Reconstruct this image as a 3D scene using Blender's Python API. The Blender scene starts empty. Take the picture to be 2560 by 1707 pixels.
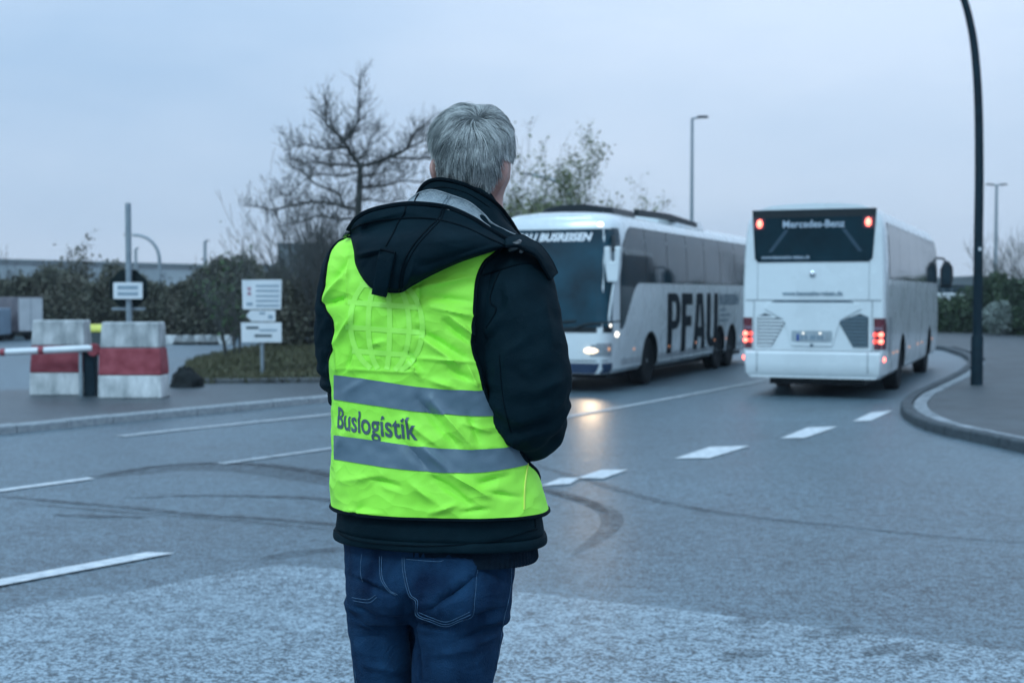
import bpy, bmesh, math, random
import numpy as np
from mathutils import Vector, Matrix, noise
from mathutils.bvhtree import BVHTree
random.seed(7)
rng = np.random.default_rng(7)
SC = bpy.context.scene
COL = SC.collection
R = math.radians

# ------------------------------------------------------------------ camera
FPX = 3300.0                      # focal length in photo pixels (2560 wide)
CAMZ = 1.88
PITCH = math.atan(120.5 / FPX)
cam_d = bpy.data.cameras.new('camera')
cam = bpy.data.objects.new('camera', cam_d); COL.objects.link(cam)
cam.location = (0, 0, CAMZ)
cam.rotation_euler = (math.pi / 2 - PITCH, 0, 0)
cam_d.sensor_width = 36.0
cam_d.lens = FPX / 2560 * 36
cam_d.clip_start = 0.05
cam_d.clip_end = 6000
cam_d.dof.use_dof = True
cam_d.dof.focus_distance = 2.58
cam_d.dof.aperture_fstop = 6.0
SC.camera = cam

# ------------------------------------------------------------------ world: overcast blue dusk
SUN_EL, SUN_AZ = 45.0, 213.0      # azimuth clockwise from +Y: behind the camera, a little to the left
w = bpy.data.worlds.new('World'); SC.world = w; w.use_nodes = True
nt = w.node_tree; nt.nodes.clear()
def wn(t, **k):
    n = nt.nodes.new(t)
    for a, b in k.items(): setattr(n, a, b)
    return n
wo = wn('ShaderNodeOutputWorld'); bg = wn('ShaderNodeBackground'); bg.inputs['Strength'].default_value = 0.1
nt.links.new(bg.outputs[0], wo.inputs[0])
sky = wn('ShaderNodeTexSky', sky_type='NISHITA'); sky.sun_disc = False
sky.sun_elevation = R(SUN_EL); sky.sun_rotation = R(SUN_AZ)
tc = wn('ShaderNodeTexCoord'); sep = wn('ShaderNodeSeparateXYZ'); nt.links.new(tc.outputs['Generated'], sep.inputs[0])
# overcast layer: brighter towards the zenith (CIE overcast), soft cloud noise
mx = wn('ShaderNodeMath', operation='MAXIMUM'); mx.inputs[1].default_value = 0.0; nt.links.new(sep.outputs[2], mx.inputs[0])
gr = wn('ShaderNodeMath', operation='MULTIPLY_ADD'); gr.inputs[1].default_value = 1.3; gr.inputs[2].default_value = 1.0
nt.links.new(mx.outputs[0], gr.inputs[0])
mp = wn('ShaderNodeMapping'); mp.inputs['Scale'].default_value = (1.0, 1.0, 3.2); mp.inputs['Location'].default_value = (0.35, 0.1, 0.6)
nt.links.new(tc.outputs['Generated'], mp.inputs[0])
nz = wn('ShaderNodeTexNoise'); nz.inputs['Scale'].default_value = 1.25; nz.inputs['Detail'].default_value = 6.0; nz.inputs['Roughness'].default_value = 0.5
nt.links.new(mp.outputs[0], nz.inputs['Vector'])
cr = wn('ShaderNodeValToRGB')
cr.color_ramp.elements[0].position = 0.33; cr.color_ramp.elements[0].color = (0.298, 0.462, 0.668, 1)
cr.color_ramp.elements[1].position = 0.66; cr.color_ramp.elements[1].color = (0.572, 0.690, 0.850, 1)
nt.links.new(nz.outputs['Fac'], cr.inputs[0])
SKY_GAIN = 10.3
mul = wn('ShaderNodeVectorMath', operation='SCALE'); nt.links.new(cr.outputs[0], mul.inputs[0])
g2 = wn('ShaderNodeMath', operation='MULTIPLY'); g2.inputs[1].default_value = SKY_GAIN; nt.links.new(gr.outputs[0], g2.inputs[0])
nt.links.new(g2.outputs[0], mul.inputs['Scale'])
mixc = wn('ShaderNodeMix', data_type='RGBA'); mixc.inputs['Factor'].default_value = 0.94
nt.links.new(sky.outputs[0], mixc.inputs['A']); nt.links.new(mul.outputs[0], mixc.inputs['B'])
nt.links.new(mixc.outputs['Result'], bg.inputs['Color'])

sun_d = bpy.data.lights.new('sun', 'SUN'); sun_d.energy = 1.5; sun_d.angle = R(13); sun_d.color = (0.55, 0.85, 1.0)
sun = bpy.data.objects.new('sun', sun_d); COL.objects.link(sun)
_a, _e = R(SUN_AZ), R(SUN_EL)
_dir = Vector((math.sin(_a) * math.cos(_e), math.cos(_a) * math.cos(_e), math.sin(_e)))
sun.rotation_euler = (-_dir).to_track_quat('-Z', 'Y').to_euler()
sun.location = _dir * 60

SC.view_settings.view_transform = 'Standard'
SC.view_settings.look = 'None'
SC.view_settings.exposure = 0.0
SC.view_settings.gamma = 1.0
SC.cycles.use_denoising = True
SC.cycles.max_bounces = 8
SC.cycles.transparent_max_bounces = 12
SC.cycles.sample_clamp_indirect = 6.0

# ------------------------------------------------------------------ pixel helpers (photo pixels, 2560 x 1707)
CP, SP = math.cos(PITCH), math.sin(PITCH)
CAM = Vector((0, 0, CAMZ))
def ray(px, py):
    dx = (px - 1280) / FPX; dy = (853.5 - py) / FPX
    return Vector((dx, CP + dy * SP, -SP + dy * CP))
def P(px, py, Y):
    d = ray(px, py); return CAM + d * (Y / d.y)
def proj(v):
    dy_, dz = v[1], v[2] - CAMZ
    f = dy_ * CP - dz * SP; u = dy_ * SP + dz * CP
    return 1280 + FPX * v[0] / f, 853.5 - FPX * u / f
def sstep(t):
    t = min(1.0, max(0.0, t)); return t * t * (3 - 2 * t)
def gz(x, y):
    """the road falls gently from where the man stands to the junction"""
    return 0.42 * (1 - sstep((y - 2.5) / 10.5))
def G(px, py, up=0.0):
    d = ray(px, py); t = 3.0
    for i in range(60):
        p = CAM + d * t
        t2 = (gz(p.x, p.y) + up - CAMZ) / d.z
        if abs(t2 - t) < 1e-5: break
        t = t + (t2 - t) * 0.6
    p = CAM + d * t
    return Vector((p.x, p.y, gz(p.x, p.y) + up))

# ------------------------------------------------------------------ materials
MATS = {}
def mat(name, col, rough=0.6, var=0.12, vscale=6.0, bump=0.0, bscale=40.0, metal=0.0, spec=0.5, col2=None, detail=5.0,
        emit=None, estr=0.0, coat=0.0, sheen=0.0, stretch=(1, 1, 1), rvar=0.0, trans=0.0):
    if name in MATS: return MATS[name]
    m = bpy.data.materials.new(name); m.use_nodes = True
    n = m.node_tree.nodes; l = m.node_tree.links
    b = n['Principled BSDF']
    tcn = n.new('ShaderNodeTexCoord'); mpn = n.new('ShaderNodeMapping'); mpn.inputs['Scale'].default_value = stretch
    l.new(tcn.outputs['Object'], mpn.inputs[0])
    no = n.new('ShaderNodeTexNoise'); no.inputs['Scale'].default_value = vscale; no.inputs['Detail'].default_value = detail
    no.inputs['Roughness'].default_value = 0.6
    l.new(mpn.outputs[0], no.inputs['Vector'])
    rp = n.new('ShaderNodeValToRGB')
    c2 = col2 if col2 else tuple(min(1, c * (1 + var)) for c in col)
    c1 = col if col2 else tuple(c * (1 - var) for c in col)
    rp.color_ramp.elements[0].position = 0.32; rp.color_ramp.elements[0].color = (*c1, 1)
    rp.color_ramp.elements[1].position = 0.68; rp.color_ramp.elements[1].color = (*c2, 1)
    l.new(no.outputs['Fac'], rp.inputs[0]); l.new(rp.outputs[0], b.inputs['Base Color'])
    b.inputs['Roughness'].default_value = rough
    if rvar:
        mr = n.new('ShaderNodeMapRange'); mr.inputs['To Min'].default_value = max(0.02, rough - rvar); mr.inputs['To Max'].default_value = min(1, rough + rvar)
        l.new(no.outputs['Fac'], mr.inputs['Value']); l.new(mr.outputs[0], b.inputs['Roughness'])
    b.inputs['Metallic'].default_value = metal
    b.inputs['Specular IOR Level'].default_value = spec
    if coat: b.inputs['Coat Weight'].default_value = coat; b.inputs['Coat Roughness'].default_value = 0.08
    if sheen: b.inputs['Sheen Weight'].default_value = sheen; b.inputs['Sheen Roughness'].default_value = 0.4
    if trans: b.inputs['Transmission Weight'].default_value = trans
    if emit: b.inputs['Emission Color'].default_value = (*emit, 1); b.inputs['Emission Strength'].default_value = estr
    if bump:
        n2 = n.new('ShaderNodeTexNoise'); n2.inputs['Scale'].default_value = bscale; n2.inputs['Detail'].default_value = 4
        l.new(mpn.outputs[0], n2.inputs['Vector'])
        bp = n.new('ShaderNodeBump'); bp.inputs['Strength'].default_value = bump; bp.inputs['Distance'].default_value = 0.01
        l.new(n2.outputs['Fac'], bp.inputs['Height']); l.new(bp.outputs[0], b.inputs['Normal'])
    m.diffuse_color = (*col, 1)
    MATS[name] = m
    return m

# ------------------------------------------------------------------ mesh helpers
def tag(o, label=None, cat=None, group=None, kind=None):
    if label: o['label'] = label
    if cat: o['category'] = cat
    if group: o['group'] = group
    if kind: o['kind'] = kind
    return o
def empty(name, loc, rz=0.0):
    o = bpy.data.objects.new(name, None); COL.objects.link(o)
    o.location = loc; o.rotation_euler = (0, 0, rz); o.empty_display_size = 0.3
    return o
class MB:
    """collects geometry for one mesh"""
    def __init__(s): s.v = []; s.f = []
    def add(s, vs, fs):
        k = len(s.v); s.v.extend([tuple(v) for v in vs]); s.f.extend([tuple(i + k for i in f) for f in fs]); return s
    def box(s, c, d, rz=0.0, bev=0.0):
        x, y, z = d[0] / 2, d[1] / 2, d[2] / 2
        vs = [(sx * x, sy * y, sz * z) for sz in (-1, 1) for sx, sy in ((-1, -1), (1, -1), (1, 1), (-1, 1))]
        ca, sa = math.cos(rz), math.sin(rz)
        vs = [(c[0] + a * ca - b * sa, c[1] + a * sa + b * ca, c[2] + e) for a, b, e in vs]
        return s.add(vs, [(3, 2, 1, 0), (4, 5, 6, 7), (0, 1, 5, 4), (1, 2, 6, 5), (2, 3, 7, 6), (3, 0, 4, 7)])
    def tube(s, pts, rad, n=8, caps=True):
        pts = [Vector(p) for p in pts]; m = len(pts)
        if not hasattr(rad, '__len__'): rad = [rad] * m
        t0 = (pts[1] - pts[0]).normalized()
        a = t0.orthogonal().normalized()
        vs = []
        for i in range(m):
            t = (pts[min(i + 1, m - 1)] - pts[max(i - 1, 0)])
            t = t.normalized() if t.length > 1e-9 else t0
            a = (a - t * a.dot(t)); a = a.normalized() if a.length > 1e-6 else t.orthogonal().normalized()
            b = t.cross(a)
            for k in range(n):
                th = 2 * math.pi * k / n
                vs.append(pts[i] + (a * math.cos(th) + b * math.sin(th)) * rad[i])
        fs = [(i * n + k, i * n + (k + 1) % n, (i + 1) * n + (k + 1) % n, (i + 1) * n + k) for i in range(m - 1) for k in range(n)]
        if caps: fs += [tuple(range(n - 1, -1, -1)), tuple(range((m - 1) * n, m * n))]
        return s.add(vs, fs)
    def loft(s, rings, cap0=True, cap1=True, closed=True):
        n = len(rings[0]); vs = [p for r_ in rings for p in r_]
        kk = n if closed else n - 1
        fs = [(i * n + k, i * n + (k + 1) % n, (i + 1) * n + (k + 1) % n, (i + 1) * n + k) for i in range(len(rings) - 1) for k in range(kk)]
        if cap0: fs.append(tuple(range(n - 1, -1, -1)))
        if cap1: fs.append(tuple(range((len(rings) - 1) * n, len(rings) * n)))
        return s.add(vs, fs)
    def grid(s, rows):
        m = len(rows[0]); vs = [p for r_ in rows for p in r_]
        return s.add(vs, [(i * m + k, i * m + k + 1, (i + 1) * m + k + 1, (i + 1) * m + k) for i in range(len(rows) - 1) for k in range(m - 1)])
    def lathe(s, prof, n=32, axis='x', c=(0, 0, 0)):
        rings = []
        for r_, h in prof:
            ring = []
            for k in range(n):
                th = 2 * math.pi * k / n
                q = (h, r_ * math.cos(th), r_ * math.sin(th)) if axis == 'x' else (r_ * math.cos(th), r_ * math.sin(th), h)
                ring.append((q[0] + c[0], q[1] + c[1], q[2] + c[2]))
            rings.append(ring)
        return s.loft(rings)
    def prism(s, poly, h0, h1, f):
        """poly of 2D points; f(u, v, h) -> 3D"""
        n = len(poly)
        vs = [f(u, v, h0) for u, v in poly] + [f(u, v, h1) for u, v in poly]
        fs = [tuple(range(n - 1, -1, -1)), tuple(range(n, 2 * n))] + [(i, (i + 1) % n, n + (i + 1) % n, n + i) for i in range(n)]
        return s.add(vs, fs)
    def build(s, name, m, parent=None, smooth=True, off=None, recalc=True, mods=None):
        me = bpy.data.meshes.new(name)
        vs = s.v
        if off is not None: vs = [(v[0] - off[0], v[1] - off[1], v[2] - off[2]) for v in vs]
        me.from_pydata(vs, [], s.f); me.update()
        if recalc:
            bm = bmesh.new(); bm.from_mesh(me); bmesh.ops.recalc_face_normals(bm, faces=bm.faces); bm.to_mesh(me); bm.free()
        if smooth:
            me.polygons.foreach_set('use_smooth', [True] * len(me.polygons))
            try: me.set_sharp_from_angle(angle=R(38 if smooth is True else smooth))
            except Exception: pass
        if m: me.materials.append(m)
        o = bpy.data.objects.new(name, me); COL.objects.link(o)
        if parent: o.parent = parent
        return o
def bevel(o, wd=0.01, seg=2):
    b = o.modifiers.new('bevel', 'BEVEL'); b.width = wd; b.segments = seg; b.limit_method = 'ANGLE'; return o
def evaluated(o):
    """replace the mesh by its evaluated (modifiers applied) version"""
    dg = bpy.context.evaluated_depsgraph_get(); dg.update()
    me = bpy.data.meshes.new_from_object(o.evaluated_get(dg))
    old = o.data; o.modifiers.clear(); o.data = me; me.name = o.name
    bpy.data.meshes.remove(old)
    return o
def spline(pts, n):
    """Catmull-Rom through tuples of any dimension, n samples"""
    p = [np.array(q, float) for q in pts]; p = [2 * p[0] - p[1]] + p + [2 * p[-1] - p[-2]]
    segs = len(p) - 3; out = []
    for i in range(n):
        t = i / (n - 1) * segs; k = min(int(t), segs - 1); u = t - k
        a, b, c, d = p[k:k + 4]
        out.append(0.5 * ((2 * b) + (c - a) * u + (2 * a - 5 * b + 4 * c - d) * u * u + (3 * b - a - 3 * c + d) * u ** 3))
    return out
def interp(tab, x):
    """piecewise table [(x, a, b, ..)] smooth-interpolated"""
    xs = [t[0] for t in tab]
    return [float(np.interp(x, xs, [t[k] for t in tab])) for k in range(1, len(tab[0]))]
def text_mesh(body, size=1.0, bold=0.0, shear=0.0, sx=1.0, align='LEFT', res=3):
    """flat lettering: returns (verts 2D, faces)"""
    c = bpy.data.curves.new('t', 'FONT'); c.body = body; c.size = size; c.offset = bold; c.shear = shear; c.align_x = align
    c.resolution_u = res
    o = bpy.data.objects.new('t', c); COL.objects.link(o)
    dg = bpy.context.evaluated_depsgraph_get(); dg.update()
    me = bpy.data.meshes.new_from_object(o.evaluated_get(dg))
    bm = bmesh.new(); bm.from_mesh(me); bmesh.ops.triangulate(bm, faces=bm.faces)
    vs = [(v.co.x * sx, v.co.y) for v in bm.verts]; fs = [tuple(v.index for v in f.verts) for f in bm.faces]
    bm.free(); bpy.data.objects.remove(o); bpy.data.curves.remove(c); bpy.data.meshes.remove(me)
    return vs, fs
# ================================================================== SETTING: ground, road, pavements
def asphalt(name, dark, light, speck=0.5):
    m = bpy.data.materials.new(name); m.use_nodes = True
    n = m.node_tree.nodes; l = m.node_tree.links; b = n['Principled BSDF']
    tcn = n.new('ShaderNodeTexCoord')
    def noi(s, d=3, r=0.6):
        q = n.new('ShaderNodeTexNoise'); q.inputs['Scale'].default_value = s; q.inputs['Detail'].default_value = d; q.inputs['Roughness'].default_value = r
        l.new(tcn.outputs['Object'], q.inputs['Vector']); return q
    big = noi(0.22, 4, 0.55); mid = noi(1.6, 5, 0.65); 
    vor = n.new('ShaderNodeTexVoronoi'); vor.inputs['Scale'].default_value = 95; l.new(tcn.outputs['Object'], vor.inputs['Vector'])
    fin = noi(58, 3, 0.75)
    def mth(op, a, bb, cst=None):
        q = n.new('ShaderNodeMath'); q.operation = op
        for i, x in enumerate((a, bb, cst)):
            if x is None: continue
            if isinstance(x, (int, float)): q.inputs[i].default_value = x
            else: l.new(x, q.inputs[i])
        return q.outputs[0]
    ssep = n.new('ShaderNodeSeparateColor'); l.new(vor.outputs['Color'], ssep.inputs[0])
    sp = mth('ADD', mth('MULTIPLY', mth('SUBTRACT', ssep.outputs[0], 0.5), 0.75 * speck), mth('MULTIPLY', mth('SUBTRACT', fin.outputs['Fac'], 0.5), 6.8 * speck))
    c1_ = noi(15, 3, .7); c2_ = noi(5, 4, .7)
    sp = mth('ADD', sp, mth('ADD', mth('MULTIPLY', mth('SUBTRACT', c1_.outputs['Fac'], .5), 2.6 * speck), mth('MULTIPLY', mth('SUBTRACT', c2_.outputs['Fac'], .5), .9 * speck)))
    val = mth('ADD', mth('ADD', mth('MULTIPLY', mth('SUBTRACT', big.outputs['Fac'], 0.5), 0.9), mth('MULTIPLY', mth('SUBTRACT', mid.outputs['Fac'], 0.5), 0.6)), mth('ADD', sp, 0.5))
    rp = n.new('ShaderNodeValToRGB')
    rp.color_ramp.elements[0].position = 0.0; rp.color_ramp.elements[0].color = (*dark, 1)
    rp.color_ramp.elements[1].position = 1.0; rp.color_ramp.elements[1].color = (*light, 1)
    l.new(val, rp.inputs[0]); l.new(rp.outputs[0], b.inputs['Base Color'])
    b.inputs['Roughness'].default_value = 0.55
    mr = n.new('ShaderNodeMapRange'); mr.inputs['To Min'].default_value = 0.28; mr.inputs['To Max'].default_value = 0.60
    l.new(mth('ADD', mth('MULTIPLY', big.outputs['Fac'], 0.6), mth('MULTIPLY', fin.outputs['Fac'], 0.4)), mr.inputs['Value']); l.new(mr.outputs[0], b.inputs['Roughness'])
    bp = n.new('ShaderNodeBump'); bp.inputs['Strength'].default_value = 0.35; bp.inputs['Distance'].default_value = 0.006
    l.new(fin.outputs['Fac'], bp.inputs['Height']); l.new(bp.outputs[0], b.inputs['Normal'])
    MATS[name] = m
    return m
M_ROAD = asphalt('asphalt_worn', (0.005, 0.015, 0.022), (0.135, 0.21, 0.255), 1.0)
M_PATCH = asphalt('asphalt_pale', (0.014, 0.034, 0.046), (0.29, 0.39, 0.45), 1.1)
M_PAVE = asphalt('asphalt_dark_footway', (0.010, 0.018, 0.023), (0.070, 0.098, 0.115), 0.8)
M_EARTH = mat('earth_and_grass', (0.030, 0.040, 0.022), 0.95, col2=(0.060, 0.062, 0.040), vscale=0.6, bump=0.6, bscale=3)
M_PAINT = mat('road_paint', (0.36, 0.41, 0.44), 0.6, col2=(0.66, 0.70, 0.72), vscale=11, bump=0.3, bscale=120)
M_PAINT_WORN = mat('road_paint_worn', (0.17, 0.21, 0.235), 0.6, col2=(0.42, 0.47, 0.50), vscale=7, bump=0.3, bscale=120)
M_KERB = mat('kerb_granite', (0.20, 0.24, 0.265), 0.75, col2=(0.33, 0.375, 0.40), vscale=14, bump=0.5, bscale=60)

def sheet(name, xs, ys, m, up, parent=None):
    mb = MB(); mb.grid([[(x, y, gz(x, y) + up) for x in xs] for y in ys])
    o = mb.build(name, m, parent, smooth=True); return o
ax = lambda a, b, n: [a + (b - a) * i / n for i in range(n + 1)]
ground = sheet('ground', [-2500, -800, -250, -120] + ax(-70, 70, 14) + [120, 250, 800, 2500], [-400, -60] + ax(-12, 16, 28) + ax(20, 80, 6) + [140, 300, 900, 3500], M_EARTH, -0.06)
tag(ground, 'dark earth and grass reaching to the horizon', 'ground', kind='structure')
road = sheet('road', ax(-70, 70, 14), ax(-12, 18, 60) + ax(20, 61, 6), M_ROAD, 0.0)
tag(road, 'worn grey asphalt road of the junction and coach park', 'road', kind='structure')

def ribbon(name, pts, width, m, up=0.004, parent=None, n=24, taper=False, flat=False):
    """strip laid on the road along ground points (Vector)"""
    sm = spline([(p.x, p.y) for p in pts], n) if len(pts) > 2 else [np.array((pts[0].x, pts[0].y)) * (1 - i / (n - 1)) + np.array((pts[-1].x, pts[-1].y)) * (i / (n - 1)) for i in range(n)]
    rows = []
    for i, p in enumerate(sm):
        t = sm[min(i + 1, n - 1)] - sm[max(i - 1, 0)]; t = t / (np.linalg.norm(t) + 1e-9); q = np.array((-t[1], t[0]))
        wd = width * (math.sin(math.pi * min(1, max(0.02, i / (n - 1)))) ** 0.5 if taper else 1.0)
        rows.append([(*(p + q * wd * s_ / 2), gz(*(p + q * wd * s_ / 2)) + up) for s_ in (-1, -0.33, 0.33, 1)])
    mb = MB(); mb.grid(rows); return mb.build(name, m, parent)
def quadmark(name, pix, m, up=0.006, parent=None):
    """painted quad from four photo pixels, on the road"""
    g = [G(*p) for p in pix]; rows = []
    for i in range(9):
        a = g[0].lerp(g[1], i / 8); b = g[3].lerp(g[2], i / 8)
        rows.append([(q.x, q.y, gz(q.x, q.y) + up) for q in (a.lerp(b, k / 3) for k in range(4))])
    mb = MB(); mb.grid(rows); return mb.build(name, m, parent)

# pale resurfaced strip in the foreground
edge = [(-300, 1570), (0, 1529), (145, 1500), (338, 1478), (435, 1457), (579, 1430), (700, 1412), (859, 1424), (1050, 1450), (1277, 1478), (1426, 1494), (1647, 1517), (1813, 1539), (2089, 1575), (2366, 1608), (2560, 1630), (2900, 1680)]
ep = [G(*p) for p in edge]
mb = MB(); mb.grid([[(p.x * (1 - t) + (p.x * 1.0) * t, p.y * (1 - t) + (0.5) * t, gz(p.x, p.y * (1 - t) + 0.5 * t) + 0.003) for p in ep] for t in [i / 14 for i in range(15)]])
o = mb.build('asphalt_patch', M_PATCH, road)
# tyre marks: thin dark rubber films
def rubber(name, a):
    m = bpy.data.materials.new(name); m.use_nodes = True; n = m.node_tree.nodes; l = m.node_tree.links
    b = n['Principled BSDF']; b.inputs['Base Color'].default_value = (0.018, 0.024, 0.03, 1); b.inputs['Roughness'].default_value = 0.6
    tcn = n.new('ShaderNodeTexCoord'); q = n.new('ShaderNodeTexNoise'); q.inputs['Scale'].default_value = 9; q.inputs['Detail'].default_value = 6
    q.inputs['Roughness'].default_value = 0.7
    l.new(tcn.outputs['Object'], q.inputs['Vector'])
    mr = n.new('ShaderNodeMapRange'); mr.inputs['From Min'].default_value = 0.3; mr.inputs['From Max'].default_value = 0.75; mr.inputs['To Max'].default_value = a
    l.new(q.outputs['Fac'], mr.inputs['Value']); l.new(mr.outputs[0], b.inputs['Alpha'])
    return m
RUB1, RUB2 = rubber('tyre_rubber_film', 0.85), rubber('tyre_rubber_film_faint', 0.5)
def c62(pts): return [G(x / 2.071, 950 + y / 2.071) for x, y in pts]
def c72(pts): return [G(1260 + x / 1.809, 950 + y / 1.809) for x, y in pts]
ribbon('tyre_mark', c62([(480, 505), (900, 455), (1300, 455), (1760, 520), (2300, 640)]), 0.75, RUB2, 0.0050, road, 40, True)
ribbon('tyre_mark', c62([(520, 495), (900, 440), (1300, 437), (1760, 505), (2400, 660)]), 0.18, RUB1, 0.0060, road, 40, True)
ribbon('tyre_mark', c62([(640, 612), (1000, 600), (1300, 603), (1600, 612), (1850, 650), (2150, 720)]), 0.17, RUB1, 0.0060, road, 40, True)
ribbon('tyre_mark', c62([(-60, 595), (300, 630), (700, 665), (1100, 705), (1300, 714), (1760, 752), (2200, 800)]), 0.15, RUB1, 0.0070, road, 40, True)
ribbon('tyre_mark', c62([(280, 699), (520, 708), (780, 710)]), 0.2, RUB1, 0.0060, road, 20, True)
ribbon('tyre_mark', c62([(100, 640), (700, 690), (1300, 735), (1900, 800)]), 0.13, RUB2, 0.0080, road, 30, True)
ribbon('tyre_mark', c72([(120, 375), (260, 420), (430, 470), (700, 548), (1000, 605), (1500, 660), (2000, 712), (2500, 750)]), 0.15, RUB2, 0.0060, road, 50, True)
ribbon('tyre_mark', c72([(60, 455), (250, 510), (400, 560), (480, 610), (470, 680), (300, 800)]), 0.20, RUB2, 0.0070, road, 40, True)
ribbon('tyre_mark', c72([(100, 480), (350, 545), (470, 600)]), 0.15, RUB1, 0.0085, road, 30, True)
ribbon('tyre_mark', c62([(1350, 935), (1500, 905), (1760, 880), (2100, 905)]), 0.22, RUB2, 0.0060, road, 30, True)
ribbon('tyre_mark', c72([(-500, 130), (0, 60), (500, -40), (1000, -150)]), 0.35, RUB2, 0.0050, road, 30, True)
for (x, y, w_) in ((1090, 1245, 0.34), (1480, 1145, 0.36), (1740, 1222, 0.34), (1880, 1258, 0.28), (1090, 1100, 0.2)):
    ribbon('oil_stain', c72([(x - 70, y - 14), (x, y), (x + 70, y + 14)]), w_, RUB2, 0.0070, road, 14, True)
# painted markings
def q72(name, pts, m=M_PAINT): return quadmark(name, [(1260 + x / 1.809, 950 + y / 1.809) for x, y in pts], m, 0.0105, road)
q72('lane_dash', [(165, 483), (255, 447), (345, 444), (300, 472)])
q72('lane_dash', [(330, 446), (440, 409), (562, 408), (450, 448)])
q72('lane_dash', [(770, 358), (930, 305), (1112, 300), (930, 356)])
q72('lane_dash', [(1250, 266), (1375, 216), (1508, 213), (1360, 264)])
q72('lane_dash', [(1575, 189), (1660, 149), (1758, 140), (1660, 186)])
quadmark('lane_dash', [(-330, 1512), (367, 1383), (436, 1385), (-330, 1530)], M_PAINT, 0.0105, road)
ribbon('centre_line', [G(-300, 1271), G(0, 1228), G(228, 1197)], 0.13, M_PAINT, 0.0105, road)
ribbon('centre_line', [G(550, 1161), G(835, 1121), G(1100, 1086)], 0.13, M_PAINT_WORN, 0.0105, road)
ribbon('centre_line', [G(1330, 1058), G(1412, 1044), G(1650, 1001), G(1923, 950), G(2050, 926)], 0.16, M_PAINT_WORN, 0.0105, road)
ribbon('edge_line', [G(300, 1092), G(377, 1083), G(773, 1042), G(900, 1029)], 0.20, M_PAINT_WORN, 0.0105, road)

# ---- kerbed footways
def polyarea_mesh(poly, z, m, name, parent=None, skirt=0.0):
    bm = bmesh.new(); vs = [bm.verts.new((x, y, z)) for x, y in poly]; f = bm.faces.new(vs)
    bmesh.ops.triangulate(bm, faces=[f])
    if skirt:
        n_ = len(poly); lo = [bm.verts.new((x, y, z - skirt)) for x, y in poly]
        for i in range(n_): bm.faces.new((vs[i], vs[(i + 1) % n_], lo[(i + 1) % n_], lo[i]))
    bmesh.ops.recalc_face_normals(bm, faces=bm.faces)
    me = bpy.data.meshes.new(name); bm.to_mesh(me); bm.free(); me.materials.append(m)
    o = bpy.data.objects.new(name, me); COL.objects.link(o)
    if parent: o.parent = parent
    return o
def path_len(pts):
    d = [0.0]
    for a, b in zip(pts, pts[1:]): d.append(d[-1] + math.hypot(b[0] - a[0], b[1] - a[1]))
    return d
def resample(pts, step):
    d = path_len(pts); n = max(2, int(d[-1] / step) + 1); out = []
    for i in range(n):
        s = i * step
        out.append((float(np.interp(s, d, [p[0] for p in pts])), float(np.interp(s, d, [p[1] for p in pts]))))
    return out
def smooth_path(pts, step=0.25, it=12):
    p = np.array(resample(pts, step) + [tuple(pts[-1])])
    for _ in range(it):
        q = p.copy(); q[1:-1] = (p[:-2] + 2 * p[1:-1] + p[2:]) / 4; p = q
    return [tuple(a) for a in p]
def offset_path(pts, k):
    out = []
    for i, p in enumerate(pts):
        a = pts[max(0, i - 1)]; b = pts[min(len(pts) - 1, i + 1)]
        t = (b[0] - a[0], b[1] - a[1]); q = math.hypot(*t) + 1e-9
        out.append((p[0] - t[1] / q * k, p[1] + t[0] / q * k))
    return out
def kerb_row(path, wd, h0, h1, m, parent, name='kerb_stone', step=0.8, limit=400):
    """separate stones along a path, on its left side"""
    rs = resample(path, step)
    for i in range(min(len(rs) - 1, limit)):
        a, b = Vector(rs[i]), Vector(rs[i + 1]); t = (b - a); L = t.length
        if L < 0.2: continue
        t.normalize(); q = Vector((-t.y, t.x)); g = 0.006
        a2, b2 = a + t * g, b - t * g; j = random.uniform(-0.004, 0.004)
        mb = MB()
        c = 0.022
        prof = [(0, h0), (0, h1 - c), (c, h1), (wd, h1), (wd, h0)]
        mb.loft([[(*(p + q * u), z + j) for u, z in prof] for p in (a2, b2)])
        mb.build(name, m, parent, smooth=False)
PAVZ = 0.11
# left footway
kl = [(-30, -12), (-22, -3)] + [tuple(G(*p).xy) for p in ((-150, 1103), (0, 1087), (300, 1057), (600, 1027), (820, 1007))]
kl += [(-0.9, 26.6), (1.1, 31.5), (4.6, 40), (9, 50.5), (12.5, 60)]
kls = smooth_path(kl)
back = [(-40, -6), (-30, 7), (-20, 16.5), (-12, 22.2), (-8.6, 24.6), (-6.3, 25.8), (-3.4, 26.3), (-1.6, 29.5), (0.5, 34), (3.5, 42), (8.0, 52), (11.3, 60)]
_ki = offset_path(kls, .13); _kd = path_len(_ki); _bd = path_len(back)
def _at(pts, d, t): return (float(np.interp(t * d[-1], d, [p[0] for p in pts])), float(np.interp(t * d[-1], d, [p[1] for p in pts])))
_rows = []
for i in range(141):
    a_ = _at(_ki, _kd, i / 140); dists = [math.hypot(a_[0] - p[0], a_[1] - p[1]) for p in resample(back, .25)]
    b_ = resample(back, .25)[int(np.argmin(dists))]
    _rows.append([(*a_, 0.0), (*a_, PAVZ), (*b_, PAVZ), (*b_, -.01)])
mb = MB(); mb.grid(_rows); pav_l = mb.build('footway', M_PAVE, None, smooth=False)
tag(pav_l, 'dark asphalt footway behind the far kerb on the left', 'footway', kind='structure')
kerb_row([p for p in kls if p[1] > 4], 0.15, -0.02, PAVZ + 0.012, M_KERB, pav_l)

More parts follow.
